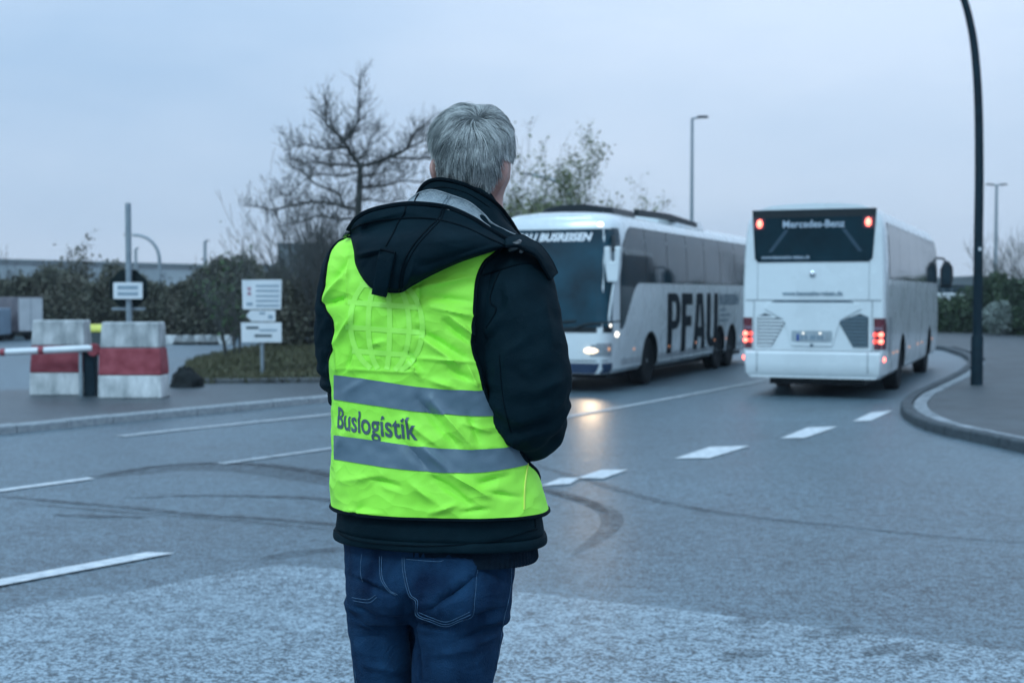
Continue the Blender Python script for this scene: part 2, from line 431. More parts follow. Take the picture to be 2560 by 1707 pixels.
# right paved corner with the kerb round its nose
kr = [(60, 3.5), (30, 8.2), (15, 12.0)] + [tuple(G(*p).xy) for p in ((2640, 1151), (2560, 1135), (2457, 1110), (2355, 1089), (2304, 1074), (2266, 1053), (2249, 1034), (2254, 1018), (2278, 998), (2317, 980), (2355, 962), (2393, 942), (2419, 921), (2421, 904), (2402, 891), (2355, 875))]
kr += [(13.2, 47.5), (11.5, 53), (10.6, 60)]
krs = smooth_path(kr, .2, 6)
krs_in = offset_path(krs, -0.42)
M_PAVER = mat('paver_dark', (0.05, 0.06, 0.068), 0.7, col2=(0.10, 0.115, 0.125), vscale=4, bump=0.3, bscale=30)
# brick joints for the far paving
def paver_material():
    m = bpy.data.materials.new('block_paving'); m.use_nodes = True; n = m.node_tree.nodes; l = m.node_tree.links; b = n['Principled BSDF']
    tcn = n.new('ShaderNodeTexCoord'); mpn = n.new('ShaderNodeMapping'); mpn.inputs['Rotation'].default_value = (0, 0, 0.55)
    l.new(tcn.outputs['Object'], mpn.inputs[0])
    br = n.new('ShaderNodeTexBrick'); br.inputs['Scale'].default_value = 1.0; br.inputs['Brick Width'].default_value = 0.2; br.inputs['Row Height'].default_value = 0.1
    br.inputs['Mortar Size'].default_value = 0.008; br.inputs['Color1'].default_value = (0.040, 0.060, 0.072, 1); br.inputs['Color2'].default_value = (0.070, 0.095, 0.110, 1)
    br.inputs['Mortar'].default_value = (0.03, 0.035, 0.035, 1); l.new(mpn.outputs[0], br.inputs['Vector'])
    q = n.new('ShaderNodeTexNoise'); q.inputs['Scale'].default_value = 0.8; q.inputs['Detail'].default_value = 5; l.new(tcn.outputs['Object'], q.inputs['Vector'])
    mx_ = n.new('ShaderNodeMix'); mx_.data_type = 'RGBA'; mx_.blend_type = 'MULTIPLY'; mx_.inputs['Factor'].default_value = 0.8
    rp = n.new('ShaderNodeValToRGB'); rp.color_ramp.elements[0].position = 0.3; rp.color_ramp.elements[0].color = (0.5, 0.5, 0.5, 1); rp.color_ramp.elements[1].position = 0.7
    l.new(q.outputs['Fac'], rp.inputs[0]); l.new(br.outputs['Color'], mx_.inputs['A']); l.new(rp.outputs[0], mx_.inputs['B']); l.new(mx_.outputs['Result'], b.inputs['Base Color'])
    bp = n.new('ShaderNodeBump'); bp.inputs['Strength'].default_value = 0.6; bp.inputs['Distance'].default_value = 0.01; bp.invert = True
    l.new(br.outputs['Fac'], bp.inputs['Height']); l.new(bp.outputs[0], b.inputs['Normal']); b.inputs['Roughness'].default_value = 0.6
    return m
M_BLOCK = paver_material()
pav_r = polyarea_mesh(krs_in + [(13, 60), (62, 60), (62, 8)], PAVZ, M_BLOCK, 'pavement', skirt=0.12)
tag(pav_r, 'dark block paved corner inside the curved kerb on the right', 'pavement', kind='structure')
krr = krs[::-1]
kerb_row([p for p in krr if p[0] < 16 and p[1] < 59], 0.17, -0.02, PAVZ + 0.03, mat('kerb_dark_granite', (.018, .030, .038), .7, col2=(.050, .072, .085), vscale=10, bump=.5, bscale=60), pav_r, step=0.7)
# gutter row of small setts behind the kerb
M_SETT = mat('sett_granite', (0.10, 0.125, 0.14), 0.7, col2=(0.30, 0.34, 0.37), vscale=5, bump=0.5, bscale=60)
kerb_row([p for p in offset_path(krs, -0.185)[::-1] if p[0] < 12 and 10 < p[1] < 40], 0.22, -0.02, PAVZ + 0.008, M_SETT, pav_r, 'sett', step=0.33, limit=290)
# ================================================================== COACHES
M_BUSW = mat('coach_white_paint', (0.64, 0.70, 0.72), 0.28, var=0.05, vscale=1.5, coat=0.5, bump=0.02, bscale=6, rvar=0.1)
M_BUSGREY = mat('coach_skirt_grime', (0.33, 0.37, 0.40), 0.5, col2=(0.52, 0.55, 0.57), vscale=3)
M_GLASS = mat('coach_tinted_glass', (0.004, 0.024, 0.036), 0.06, var=0.3, vscale=2, spec=0.32)
M_WSCREEN = mat('coach_windscreen_glass', (0.005, 0.038, 0.058), 0.07, var=0.5, vscale=1.2, spec=0.30)
M_BLACK = mat('black_plastic', (0.008, 0.015, 0.019), 0.5, var=0.2, vscale=12, spec=.25)
M_RUBBER = mat('tyre_rubber', (0.007, 0.011, 0.014), 0.85, spec=.2, var=0.25, vscale=20, bump=0.2, bscale=80)
M_RIM = mat('wheel_rim_steel', (0.36, 0.40, 0.42), 0.4, var=0.2, vscale=9, metal=0.6)
M_BLUEP = mat('coach_blue_apron', (0.012, 0.035, 0.085), 0.35, var=0.15, vscale=3, coat=0.3)
M_LETTER = mat('coach_lettering_dark', (0.003, 0.011, 0.018), 0.6, var=0.2, vscale=4, spec=.08)
M_LETTERG = mat('coach_lettering_grey', (0.10, 0.17, 0.22), 0.4, var=0.2, vscale=4)
M_LETTERW = mat('lettering_white', (0.72, 0.75, 0.78), 0.5, var=0.06, vscale=4)
M_SEAM = mat('panel_gap', (0.10, 0.13, 0.15), 0.7, var=0.2)
M_HEAD = mat('headlight_lit', (0.9, 0.85, 0.75), 0.2, emit=(1.0, 0.72, 0.42), estr=2.4)
M_HEADGLASS = mat('headlight_glass', (0.25, 0.28, 0.30), 0.1, var=0.3, vscale=20, coat=1.0)
M_LAMPW = mat('marker_lamp_white_lit', (0.9, 0.9, 0.85), 0.3, emit=(1.0, 0.90, 0.75), estr=2.6)
M_LAMPA = mat('marker_lamp_amber_lit', (0.7, 0.35, 0.12), 0.3, emit=(1.0, 0.42, 0.25), estr=0.55)
M_LAMPR = mat('tail_lamp_red_lit', (0.8, 0.05, 0.03), 0.3, emit=(1.0, 0.07, 0.05), estr=2.2)
M_LAMPR2 = mat('tail_lamp_core_lit', (0.9, 0.3, 0.2), 0.3, emit=(1.0, 0.13, 0.09), estr=5.5)
M_REDLENS = mat('tail_lens_red', (0.11, 0.008, 0.018), 0.12, var=0.3, vscale=14, coat=1.0)
M_GRILLE = mat('grille_grey', (0.07, 0.12, 0.155), 0.5, var=0.15, vscale=9)
M_PLATE = mat('number_plate_white', (0.30, 0.36, 0.40), 0.4, var=0.08)
M_PLATEB = mat('number_plate_blue', (0.01, 0.06, 0.25), 0.4, var=0.1)
M_CHROME = mat('chrome', (0.6, 0.65, 0.68), 0.15, var=0.05, metal=1.0)
M_INNER = mat('cabin_fabric', (0.06, 0.10, 0.14), 0.8, var=0.3, vscale=4)

PROF = [(1.16, 0.36), (1.235, 0.44), (1.262, 0.75), (1.275, 1.2), (1.275, 2.0), (1.262, 2.5), (1.235, 2.95), (1.19, 3.2), (1.08, 3.36), (0.85, 3.445), (0.45, 3.48), (0.0, 3.49)]
def prof_x(z): return float(np.interp(z, [p[1] for p in PROF], [p[0] for p in PROF]))
class Coach:
    def __init__(s, L, fw=((0, .80), (.03, .865), (.08, .91), (.16, .95), (.28, .978), (.45, .993), (.8, 1)), rw=((0, .955), (.03, .975), (.08, .988), (.18, .997), (.35, 1)), frake=0.34, rrake=0.10, arch=()):
        s.L = L; s.fw = fw; s.rw = rw; s.frake = frake; s.rrake = rrake; s.arch = arch
    def wf(s, d): return float(np.interp(d, [a for a, b in s.fw], [b for a, b in s.fw]))
    def wr(s, d): return float(np.interp(d, [a for a, b in s.rw], [b for a, b in s.rw]))
    def frk(s, z):
        t = max(0.0, (z - 0.95) / 2.5); return s.frake * t ** 1.6 + 0.10 * max(0, (0.6 - z)) 
    def rrk(s, z): return s.rrake * max(0.0, (z - 1.7) / 1.8) ** 1.3 - 0.05 * max(0.0, min(1.0, (1.0 - z) / .6)) * 0
    def top(s, d): return 0.10 * max(0.0, 1 - d / 1.3) ** 2     # roof droops to the front
    def front(s, d, z):
        """(x half width, y) on the shell a distance d behind the nose"""
        x = prof_x(z) * s.wf(d); y = s.L / 2 - d - s.frk(z) * max(0.0, 1 - d / 1.6); return x, y
    def rear(s, d, z):
        return prof_x(z) * s.wr(d), -s.L / 2 + d + s.rrk(z) * max(0.0, 1 - d / 0.8)
    def side(s, y, z):
        dF = s.L / 2 - y; dR = y + s.L / 2
        if dF < 2.0:
            lo, hi = 0.0, 2.2
            for _ in range(24):
                m = (lo + hi) / 2
                if s.front(m, z)[1] > y: lo = m
                else: hi = m
            return prof_x(z) * s.wf(lo)
        return prof_x(z) * (s.wr(max(0, dR)) if dR < .5 else 1.0)
    def ring(s, fr, d):
        pts = []
        zs = [(x, z) for x, z in PROF]
        full = [(-x, z, i) for i, (x, z) in enumerate(PROF[:-1])] + [(0, PROF[-1][1], 11)] + [(x, z, 10 - i) for i, (x, z) in enumerate(PROF[:-1][::-1])]
        for x, z, _ in full:
            if fr:
                zz = z - s.top(d) * max(0, (z - 2.9) / .6); y = s.L / 2 - d - s.frk(z) * max(0.0, 1 - d / 1.6); pts.append((x * s.wf(d), y, zz))
            else:
                y = -s.L / 2 + d + s.rrk(z) * max(0.0, 1 - d / .8); pts.append((x * s.wr(d), y, z))
        return pts
    def shell(s, parent):
        mb = MB()
        ds = [0, .03, .08, .16, .28, .45, .8, 1.2, 1.7]; dr = [.9, .35, .18, .08, .03, 0]
        rings = [s.ring(True, d) for d in ds]
        ys = s.L / 2 - 2.2
        n = 10
        y1 = -s.L / 2 + 1.2
        base = s.ring(True, 1.7)
        for i in range(n + 1):
            y = ys + (y1 - ys) * i / n
            rings.append([(x, y, z) for x, _, z in base])
        rings += [s.ring(False, d) for d in dr]
        m = len(rings[0])
        mb.loft(rings, cap0=False, cap1=False)
        h = m // 2
        for base_i in (0, (len(rings) - 1) * m):
            for i in range(h):
                mb.f.append((base_i + i, base_i + i + 1, base_i + m - 2 - i, base_i + m - 1 - i) if i + 1 != m - 2 - i else (base_i + i, base_i + i + 1, base_i + m - 1 - i))
        o = mb.build('body', M_BUSW, parent, smooth=True)
        cut = MB()
        for y in s.arch:
            for sx in (-1, 1):
                cut.lathe([(0.0, sx * 0.78), (0.60, sx * 0.78), (0.60, sx * 1.5), (0.0, sx * 1.5)], 40, 'x', (0, y, 0.50))
        c = cut.build('arch_cutter', M_BLACK, None, smooth=False); c.parent = parent
        bo = o.modifiers.new('b', 'BOOLEAN'); bo.object = c; bo.operation = 'DIFFERENCE'; bo.solver = 'EXACT'
        try: bo.material_mode = 'TRANSFER'
        except Exception: pass
        evaluated(o); bpy.data.objects.remove(c)
        try: o.data.set_sharp_from_angle(angle=R(35))
        except Exception: pass
        return o
    # --- surface panels
    def side_patch(s, sx, top, bot, off, nz=4, y0=None, y1=None, n=16):
        """rows between functions top(y), bot(y) on side sx"""
        rows = []
        for i in range(n + 1):
            y = y0 + (y1 - y0) * i / n
            a, b = bot(y), top(y)
            rows.append([(sx * (s.side(y, z) + off), y, z) for z in [a + (b - a) * k / nz for k in range(nz + 1)]])
        return rows
    def front_patch(s, z0, z1, u0, u1, off, nu=28, nz=10):
        """patch wrapped over the nose; u in -1..1, 0.62 of it across the cap and the rest round the corners"""
        rows = []
        for j in range(nz + 1):
            z = z0 + (z1 - z0) * j / nz; row = []
            for i in range(nu + 1):
                u = u0 + (u1 - u0) * i / nu; a = abs(u); sg = 1 if u >= 0 else -1
                if a <= .8: x = prof_x(z) * s.wf(0) * a / .8; y = s.front(0, z)[1]; nx, ny = 0.25 * max(0, (a - .6) / .2), 1.0
                else:
                    d = (a - .8) / .2 * 0.30; x, y = s.front(d, z); k = (a - .8) / .2; nx, ny = 0.3 + .65 * k, 1 - .8 * k
                zz = z - s.top(0) * max(0, (z - 2.9) / .6)
                row.append((sg * (x + off * nx), y + off * ny, zz))
            rows.append(row)
        return rows
    def rear_pt(s, x, z, off): return (x, s.rear(0, z)[1] - off, z)
def thick(o, t, off=1.0):
    m = o.modifiers.new('solid', 'SOLIDIFY'); m.thickness = t; m.offset = off; return o

def wheel(parent, x, y, sx):
    w_ = empty('wheel', (x, y, 0.5)); w_.parent = parent
    ty = MB(); ty.lathe([(0.30, -0.13), (0.33, -0.14), (0.44, -0.15), (0.485, -0.135), (0.50, -0.09), (0.50, 0.09), (0.485, 0.135), (0.44, 0.15), (0.33, 0.14), (0.30, 0.13)], 40, 'x')
    ty.build('tyre', M_RUBBER, w_)
    rm = MB(); e = sx
    rm.lathe([(0.0, e * 0.02), (0.10, e * 0.02), (0.11, e * 0.09), (0.13, e * 0.09), (0.145, e * 0.03), (0.24, e * 0.00), (0.275, e * 0.05), (0.29, e * 0.125), (0.305, e * 0.13), (0.305, -e * 0.10), (0.0, -e * 0.10)], 36, 'x')
    for k in range(10):
        a = 2 * math.pi * k / 10
        rm.lathe([(0.0, e * 0.0), (0.016, e * 0.0), (0.016, e * 0.055), (0.0, e * 0.055)], 8, 'x', (0, 0.19 * math.cos(a), 0.19 * math.sin(a)))
    rm.build('rim', M_RIM, w_)
    return w_
def blob(name, m, parent, c, r3, n=14):
    """small lens-shaped lamp: flattened dome"""
    mb = MB(); rings = []
    for i in range(7):
        a = math.pi * (i + .02) / 6.04
        rings.append([(c[0] + r3[0] * math.cos(2 * math.pi * k / n) * math.sin(a), c[1] + r3[1] * math.cos(a), c[2] + r3[2] * math.sin(2 * math.pi * k / n) * math.sin(a)) for k in range(n)])
    mb.loft(rings); return mb.build(name, m, parent)
def lettering(name, body, m, parent, f, size, bold=0, shear=0, sx=1.0, align='CENTER', depth=0.004, res=3):
    vs, fs = text_mesh(body, size, bold, shear, sx, align, res)
    mb = MB(); mb.add([f(u, v) for u, v in vs], fs)
    o = mb.build(name, m, parent, smooth=False); return o
def rounded(x0, x1, z0, z1, r, n=5):
    p = []
    for cx, cz, a0 in ((x1 - r, z0 + r, -90), (x1 - r, z1 - r, 0), (x0 + r, z1 - r, 90), (x0 + r, z0 + r, 180)):
        for k in range(n + 1):
            a = R(a0 + 90 * k / n); p.append((cx + r * math.cos(a), cz + r * math.sin(a)))
    return p
TH = math.atan(1358 / FPX); CT, ST = math.cos(TH), math.sin(TH)
def buspos(lat, s): return (CT * lat + ST * s, -ST * lat + CT * s, 0.0)

# ---------------------------------------------------------------- oncoming coach with the dark PFAU lettering
LA = 13.4; SA = 23.5
cA = Coach(LA, arch=(LA / 2 - 2.72, LA / 2 - 8.78, LA / 2 - 10.1))
busA = empty('coach', buspos(-7.69 - 1.275, SA + LA / 2), math.pi - TH)
tag(busA, 'oncoming white coach with lit headlights and tall dark PFAU lettering on its side', 'coach')
cA.shell(busA)
F2 = LA / 2
mb = MB(); mb.grid(cA.front_patch(1.24, 3.14, -.955, .955, 0.012, 36, 12)); wsA = mb.build('windscreen', M_WSCREEN, busA, recalc=True)
# windscreen frame line, wipers, dashboard tint
mb = MB(); mb.grid(cA.front_patch(1.14, 1.27, -.97, .97, 0.009, 30, 2)); mb.build('windscreen_surround', M_BLACK, busA)
fr_ = lambda u, v: (-u, cA.front(0, v)[1] + 0.017, v - cA.top(0) * max(0, (v - 2.9) / .6))
lettering('windscreen_lettering', 'PFAU BUSREISEN', M_LETTERW, busA, lambda u, v: fr_(u + 0.0, v + 2.88), 0.235, 0.010, 0.25, 0.93)
for x in (0.35, -0.55):
    mb = MB(); pts = [(x, F2 + 0.03, 1.20), (x - .25, cA.front(0, 1.32)[1] + .035, 1.30), (x - .95, cA.front(0, 1.40)[1] + .035, 1.36)]
    mb.tube(pts, 0.018, 6); mb.build('wiper', M_BLACK, busA)
# pale dash shape behind the lower glass
# headlights
for sx in (-1, 1):
    h = MB(); rows = []
    for j in range(5):
        z = .70 + .21 * j / 4; row = []
        for i in range(9):
            a = .70 + .27 * i / 8
            if a <= .8: x = prof_x(z) * cA.wf(0) * a / .8; y = cA.front(0, z)[1]
            else: x, y = cA.front((a - .8) / .2 * .30, z)
            row.append((sx * (x + .006), y + .012, z + (.03 if i > 2 else 0) * (j / 4)))
        rows.append(row)
    h.grid(rows); hl = h.build('headlight', M_HEADGLASS, busA)
    blob('lamp', M_HEAD, hl, (sx * 0.90, F2 - 0.005, .80), (.15, .045, .060))
    blob('lamp', M_HEAD, hl, (sx * 1.055, F2 - 0.10, .815), (.085, .06, .06))
    sd = bpy.data.lights.new('headlight_beam', 'SPOT'); sd.energy = 85; sd.color = (1.0, .72, .45); sd.spot_size = R(75); sd.spot_blend = 1.0; sd.shadow_soft_size = .08
    sb = bpy.data.objects.new('headlight_beam', sd); COL.objects.link(sb); sb.parent = busA; sb.location = (sx * .95, F2 + .12, .80); sb.rotation_euler = (R(90 - 7), 0, 0)
    blob('indicator', M_LAMPA, hl, (sx * 1.17, F2 - 0.17, .83), (.055, .05, .06))
    blob('marker_lamp', M_LAMPW, busA, (sx * 0.98, cA.front(.02, 3.24)[1] + .01, 3.18), (.06, .03, .042))
# blue apron and plate
mb = MB(); mb.grid(cA.front_patch(.37, .56, -.99, .99, 0.012, 30, 3)); mb.build('front_apron', M_BLUEP, busA)
mb = MB(); mb.grid([[(x, F2 + .028, z) for x in (-.26, .26)] for z in (.42, .53)]); thick(mb.build('number_plate', M_PLATE, busA), .01)
mb = MB(); mb.grid(cA.front_patch(.60, .62, -.9, .9, 0.004, 30, 1)); mb.build('panel_gap', M_SEAM, busA)
# visible side is local -x (and mirrored on +x)
def swoop_bot(y):
    d = F2 - y
    return 1.20 if d < .72 else 1.20 + (2.10 - 1.20) * sstep((d - .72) / 1.15) ** 0.8
def swoop_top(y):
    d = F2 - y
    return 2.55 + .62 * sstep((d - .55) / 0.95) ** .6 if d < 1.5 else 3.17
for sx in (-1, 1):
    edges = [F2 - .62, F2 - 2.35, F2 - 3.95, F2 - 5.55, F2 - 7.15, F2 - 8.75, F2 - 10.35, F2 - 11.95, F2 - 13.05]
    mb = MB(); mb.grid(cA.side_patch(sx, lambda y: swoop_top(y) + .015, lambda y: swoop_bot(y) - .015, .003, 6, edges[-1], edges[0], 60)); mb.build('window_band', M_BLACK, busA)
    for k in range(8):
        a, b = edges[k], edges[k + 1]
        mb = MB(); mb.grid(cA.side_patch(sx, swoop_top, swoop_bot, .009, 6, b + .018, a - .018, 20)); mb.build('window', M_GLASS, busA)
    # small quarter light in the A pillar, top
    mb = MB(); mb.grid(cA.side_patch(sx, lambda y: 3.12, lambda y: 2.62 + .25 * (F2 - y - .42), .008, 3, F2 - .72, F2 - .42, 4)); mb.build('quarter_light', M_GLASS, busA)
    # wheels
    for yy in cA.arch: wheel(busA, sx * 1.06, yy, sx)
    # skirt
    for a, b in ((F2 - .75, F2 - 2.05), (F2 - 3.4, F2 - 8.12), (F2 - 10.8, F2 - 13.1)):
        mb = MB(); mb.grid(cA.side_patch(sx, lambda y: .62, lambda y: .40, .005, 2, b, a, 8)); mb.build('skirt', M_BUSGREY, busA)
    for d in (1.55, 4.1, 6.4, 8.2, 9.45, 11.2): blob('side_marker', M_LAMPA, busA, (sx * 1.268, F2 - d, .74 if d > 2 else .78), (.018, .035, .022))
    for d in (2.72, 8.78, 10.1): blob('hub_glint', M_CHROME, busA, (sx * 1.165, F2 - d, .5), (.03, .09, .09))  # chrome domes added to imitate the bright glint on each hub
    for y in (F2 - 3.5, F2 - 5.1, F2 - 6.7, F2 - 8.0):
        mb = MB(); mb.grid(cA.side_patch(sx, lambda y_: 1.05, lambda y_: .45, .0035, 2, y - .006, y + .006, 1)); mb.build('panel_gap', M_SEAM, busA)
# lettering on the visible side: reads left to right as seen = front to back
sideA = lambda u, v: (-(cA.side(0, v) + .008), F2 - u, v)
lx = 3.95
def arc(cx, cy, rx, ry, a0, a1, n=8): return [(cx + rx * math.cos(R(a0 + (a1 - a0) * i / n)), cy + ry * math.sin(R(a0 + (a1 - a0) * i / n))) for i in range(n + 1)]
def strip(outer, inner): return [[outer[i], outer[i + 1], inner[i + 1], inner[i]] for i in range(len(outer) - 1)]
GLYPH = {   # unit-box glyphs as butting quads
    'P': [[(0, 0), (.36, 0), (.36, 1), (0, 1)]] + strip([(.36, 1)] + arc(.60, .70, .40, .30, 90, -90) + [(.36, .40)], [(.36, .86)] + arc(.56, .70, .10, .16, 90, -90) + [(.36, .54)]),
    'F': [[(0, 0), (.40, 0), (.40, 1), (0, 1)], [(.40, .80), (1, .80), (1, 1), (.40, 1)], [(.40, .43), (.88, .43), (.88, .61), (.40, .61)]],
    'A': [[(0, 0), (.33, 0), (.36, .22), (.055, .22)], [(.67, 0), (1, 0), (.945, .22), (.64, .22)], [(.055, .22), (.945, .22), (.90, .40), (.10, .40)], [(.10, .40), (.385, .40), (.47, .80), (.20, .80)], [(.615, .40), (.90, .40), (.80, .80), (.53, .80)], [(.20, .80), (.80, .80), (.75, 1), (.25, 1)]],
    'U': [[(0, .26), (.35, .26), (.35, 1), (0, 1)], [(.65, .26), (1, .26), (1, 1), (.65, 1)]] + strip(arc(.5, .26, .5, .26, 180, 360, 10), arc(.5, .26, .15, .10, 180, 360, 10))}
for ch, wd in (('P', 1.06), ('F', .96), ('A', 1.14), ('U', 1.12)):
    mb = MB()
    for (a0, a1, a2, a3) in GLYPH[ch]:
        L4 = lambda p, q, t: (p[0] + (q[0] - p[0]) * t, p[1] + (q[1] - p[1]) * t)
        mb.grid([[sideA(lx + q[0] * wd, .58 + q[1] * 1.30) for q in (L4(L4(a0, a1, i / 2), L4(a3, a2, i / 2), j / 8) for i in range(3))] for j in range(9)])
    mb.build('side_letter', M_LETTER, busA, smooth=False); lx += wd + .09
lettering('side_lettering', 'BUSREISEN', M_LETTERG, busA, lambda u, v: sideA(lx + .05 + u, 1.60 + v), .36, .012, 0, 1.25, 'LEFT')
for k, (a, b) in enumerate(((.12, .75), (.12, 1.25), (.12, 1.0))):       # small print, too blurred to read
    mb = MB(); mb.prism([(lx + a, 1.44 - .13 * k), (lx + b, 1.44 - .13 * k), (lx + b, 1.49 - .13 * k), (lx + a, 1.49 - .13 * k)], 0, .002, lambda u, v, h: (-(cA.side(0, v) + .006 + h), F2 - u, v)); mb.build('small_print', M_LETTERG, busA, smooth=False)
# mirrors: white forked housings on arms
for sx in (-1, 1):
    mr_ = empty('mirror', (sx * 1.30, F2 - .12, 2.45)); mr_.parent = busA
    mb = MB(); mb.prism([(-.16, .30), (-.05, .30), (-.04, .02), (.04, .02), (.05, .30), (.16, .30), (.15, 0), (.10, -.36), (-.10, -.36), (-.14, 0)], -.08, .08, lambda u, v, h: (u, h, v))
    bevel(mb.build('mirror_housing', M_BUSW, mr_, smooth=False), .02, 2)
    mb = MB(); mb.tube([(0, 0, .24), (-.03 * sx, -.12, .42), (-.12 * sx, -.30, .50)], .04, 8); mb.build('mirror_arm', M_BLACK, mr_)
    mb = MB(); mb.tube([(0.02 * sx, 0.0, -.35), (-.06 * sx, -.02, -.8), (-.12 * sx, -.05, -1.2)], .03, 8); mb.build('mirror_strut', M_BUSW, mr_)
    blob('marker_lamp', M_LAMPW, busA, (sx * 1.19, F2 - .20, 1.27), (.05, .05, .05))
    blob('marker_lamp', M_LAMPW, busA, (sx * 1.25, F2 - .46, 1.10), (.05, .09, .055))
# roof: dark hatch, long dark rail, white fairing
mb = MB(); mb.loft([[(x * k, y, z) for x, z in ((-.80, 3.44), (-.72, 3.60), (-.3, 3.66), (.3, 3.66), (.72, 3.60), (.80, 3.44))] for y, k in ((F2 - 1.6, .8), (F2 - 1.75, 1), (F2 - 3.2, 1), (F2 - 3.5, .85))]); mb.build('roof_hatch', M_BLACK, busA)
for sx in (-1, 1):
    mb = MB(); mb.loft([[(sx * .92 + a, y, z + b) for a, b in ((-.06, -.08), (.06, -.08), (.05, .05), (-.05, .05))] for y, z in ((F2 - 2.8, 3.56), (F2 - 5.2, 3.60), (F2 - 7.6, 3.52))]); mb.build('roof_rail', M_BLACK, busA)
mb = MB(); mb.loft([[(x * k, y, 3.40 + (z - 3.40) * k) for x, z in ((-1.0, 3.40), (-.92, 3.60), (-.5, 3.68), (.5, 3.68), (.92, 3.60), (1.0, 3.40))] for y, k in ((F2 - 5.2, .75), (F2 - 5.8, 1), (F2 - 8.2, 1), (F2 - 8.9, .7))]); mb.build('air_conditioner', M_BUSW, busA)
# back end of this coach: plain window
mb = MB(); mb.prism(rounded(-1.05, 1.05, 2.4, 3.3, .12), .004, .012, lambda u, v, h: cA.rear_pt(u, v, h)); mb.build('rear_window', M_GLASS, busA)
# a driver's silhouette is not legible behind the tinted glass; dash panel pale in the photo is a reflection

# ---------------------------------------------------------------- departing coach, seen from behind
LB = 11.6; SB = 23.90
cB = Coach(LB, arch=(-LB / 2 + 2.95, LB / 2 - 2.75), rrake=0.07)
busB = empty('coach', buspos(-2.75 - 1.275, SB + LB / 2), -TH)
tag(busB, 'white coach seen from behind with brake lights glowing and wide dark rear window', 'coach')
cB.shell(busB)
RB = -LB / 2
rp_ = lambda off: (lambda u, v, h: cB.rear_pt(u, v, off + h))
mb = MB(); mb.prism([(-.98, 2.44)] + [(.98, 2.44), (1.04, 2.50), (1.10, 3.38), (-1.10, 3.38), (-1.04, 2.50)], .003, .014, lambda u, v, h: cB.rear_pt(u, v, h)); mb.build('rear_window', mat('rear_glass', (.004, .022, .032), .12, var=.3, vscale=2, spec=.12), busB, smooth=False)
mb = MB(); mb.prism([(-1.085, 3.24), (1.085, 3.24), (1.09, 3.36), (-1.09, 3.36)], .0145, .018, lambda u, v, h: cB.rear_pt(u, v, h)); mb.build('window_header', M_BLACK, busB, smooth=False)
RT = lambda z0, x0=0.0, off=.019: (lambda u, v: cB.rear_pt(u + x0, v + z0, off))
lettering('rear_lettering', 'Mercedes-Benz', M_LETTERG if False else mat('lettering_pale', (0.36, 0.44, 0.52), 0.5, var=.1), busB, RT(3.06), .18, .004, 0, .98)
lettering('rear_lettering', 'www.hannsehe-reisen.de', MATS['lettering_pale'], busB, RT(2.50, -.92), .085, .002, .25, 1.0, 'LEFT')
for x in (-.97, .97):
    mb = MB(); mb.prism(rounded(x - .10, x + .10, 3.03, 3.24, .05), .015, .024, lambda u, v, h: cB.rear_pt(u, v, h)); lamp = mb.build('brake_lamp', M_REDLENS, busB, smooth=False)
    blob('lamp', M_LAMPR2, lamp, (x * .99, cB.rear(0, 3.13)[1] - .02, 3.13), (.055, .02, .08))
# pillars inside the coach, imitated by flat strips added on the pane
for x, lean in ((-.80, .30), (.80, -.30)):
    mb = MB(); mb.prism([(x, 2.62), (x + .07, 2.62), (x + lean + .07, 3.02), (x + lean, 3.02)], .0146, .0165, lambda u, v, h: cB.rear_pt(u, v, h)); mb.build('rear_pillar', mat('rear_pillar_blue', (0.025, 0.06, 0.09), .8), busB, smooth=False)
# emblem, url, seams
mb = MB(); mb.lathe([(.0, 0), (.055, 0), (.055, .02), (.04, .03), (0, .03)], 20, 'z'); 
mb.v = [(x, cB.rear(0, 2.22)[1] - z, 2.22 + y) for x, y, z in mb.v]; mb.build('emblem', M_CHROME, busB)
lettering('rear_lettering', 'www.hannsehe-reisen.de', M_LETTERG, busB, RT(1.845), .105, .003, 0, 1.0)
def rbox(name, x0, x1, z0, z1, off, t, m, r=0.0):
    mb = MB(); poly = rounded(x0, x1, z0, z1, r) if r else [(x0, z0), (x1, z0), (x1, z1), (x0, z1)]
    mb.prism(poly, off, off + t, lambda u, v, h: cB.rear_pt(u, v, h)); return mb.build(name, m, busB, smooth=False)
rbox('panel_gap', -1.20, 1.20, 1.750, 1.762, .001, .004, M_SEAM)
rbox('panel_gap', -1.05, -1.04, .84, 1.75, .001, .004, M_SEAM); rbox('panel_gap', 1.04, 1.05, .84, 1.75, .001, .004, M_SEAM)
rbox('panel_gap', -.99, -.984, 1.76, 2.44, .001, .003, M_SEAM); rbox('panel_gap', .984, .99, 1.76, 2.44, .001, .003, M_SEAM)
rbox('panel_gap', -1.20, 1.20, .842, .852, .001, .004, M_SEAM)
mb = MB(); mb.prism([(-.74, 1.716), (.74, 1.716), (.66, 1.748), (-.66, 1.748)], .001, .008, lambda u, v, h: cB.rear_pt(u, v, h)); mb.build('vent_slot', M_GRILLE, busB, smooth=False)
# raised tailgate pressing
mb = MB(); pol = [(-.80, 1.705), (.80, 1.705), (.86, 1.60), (.50, 1.40), (.36, .93), (-.36, .93), (-.50, 1.40), (-.86, 1.60)]
mb.prism(pol, .0, .022, lambda u, v, h: cB.rear_pt(u, v, h)); bevel(mb.build('engine_lid', M_BUSW, busB, smooth=False), .018, 3)
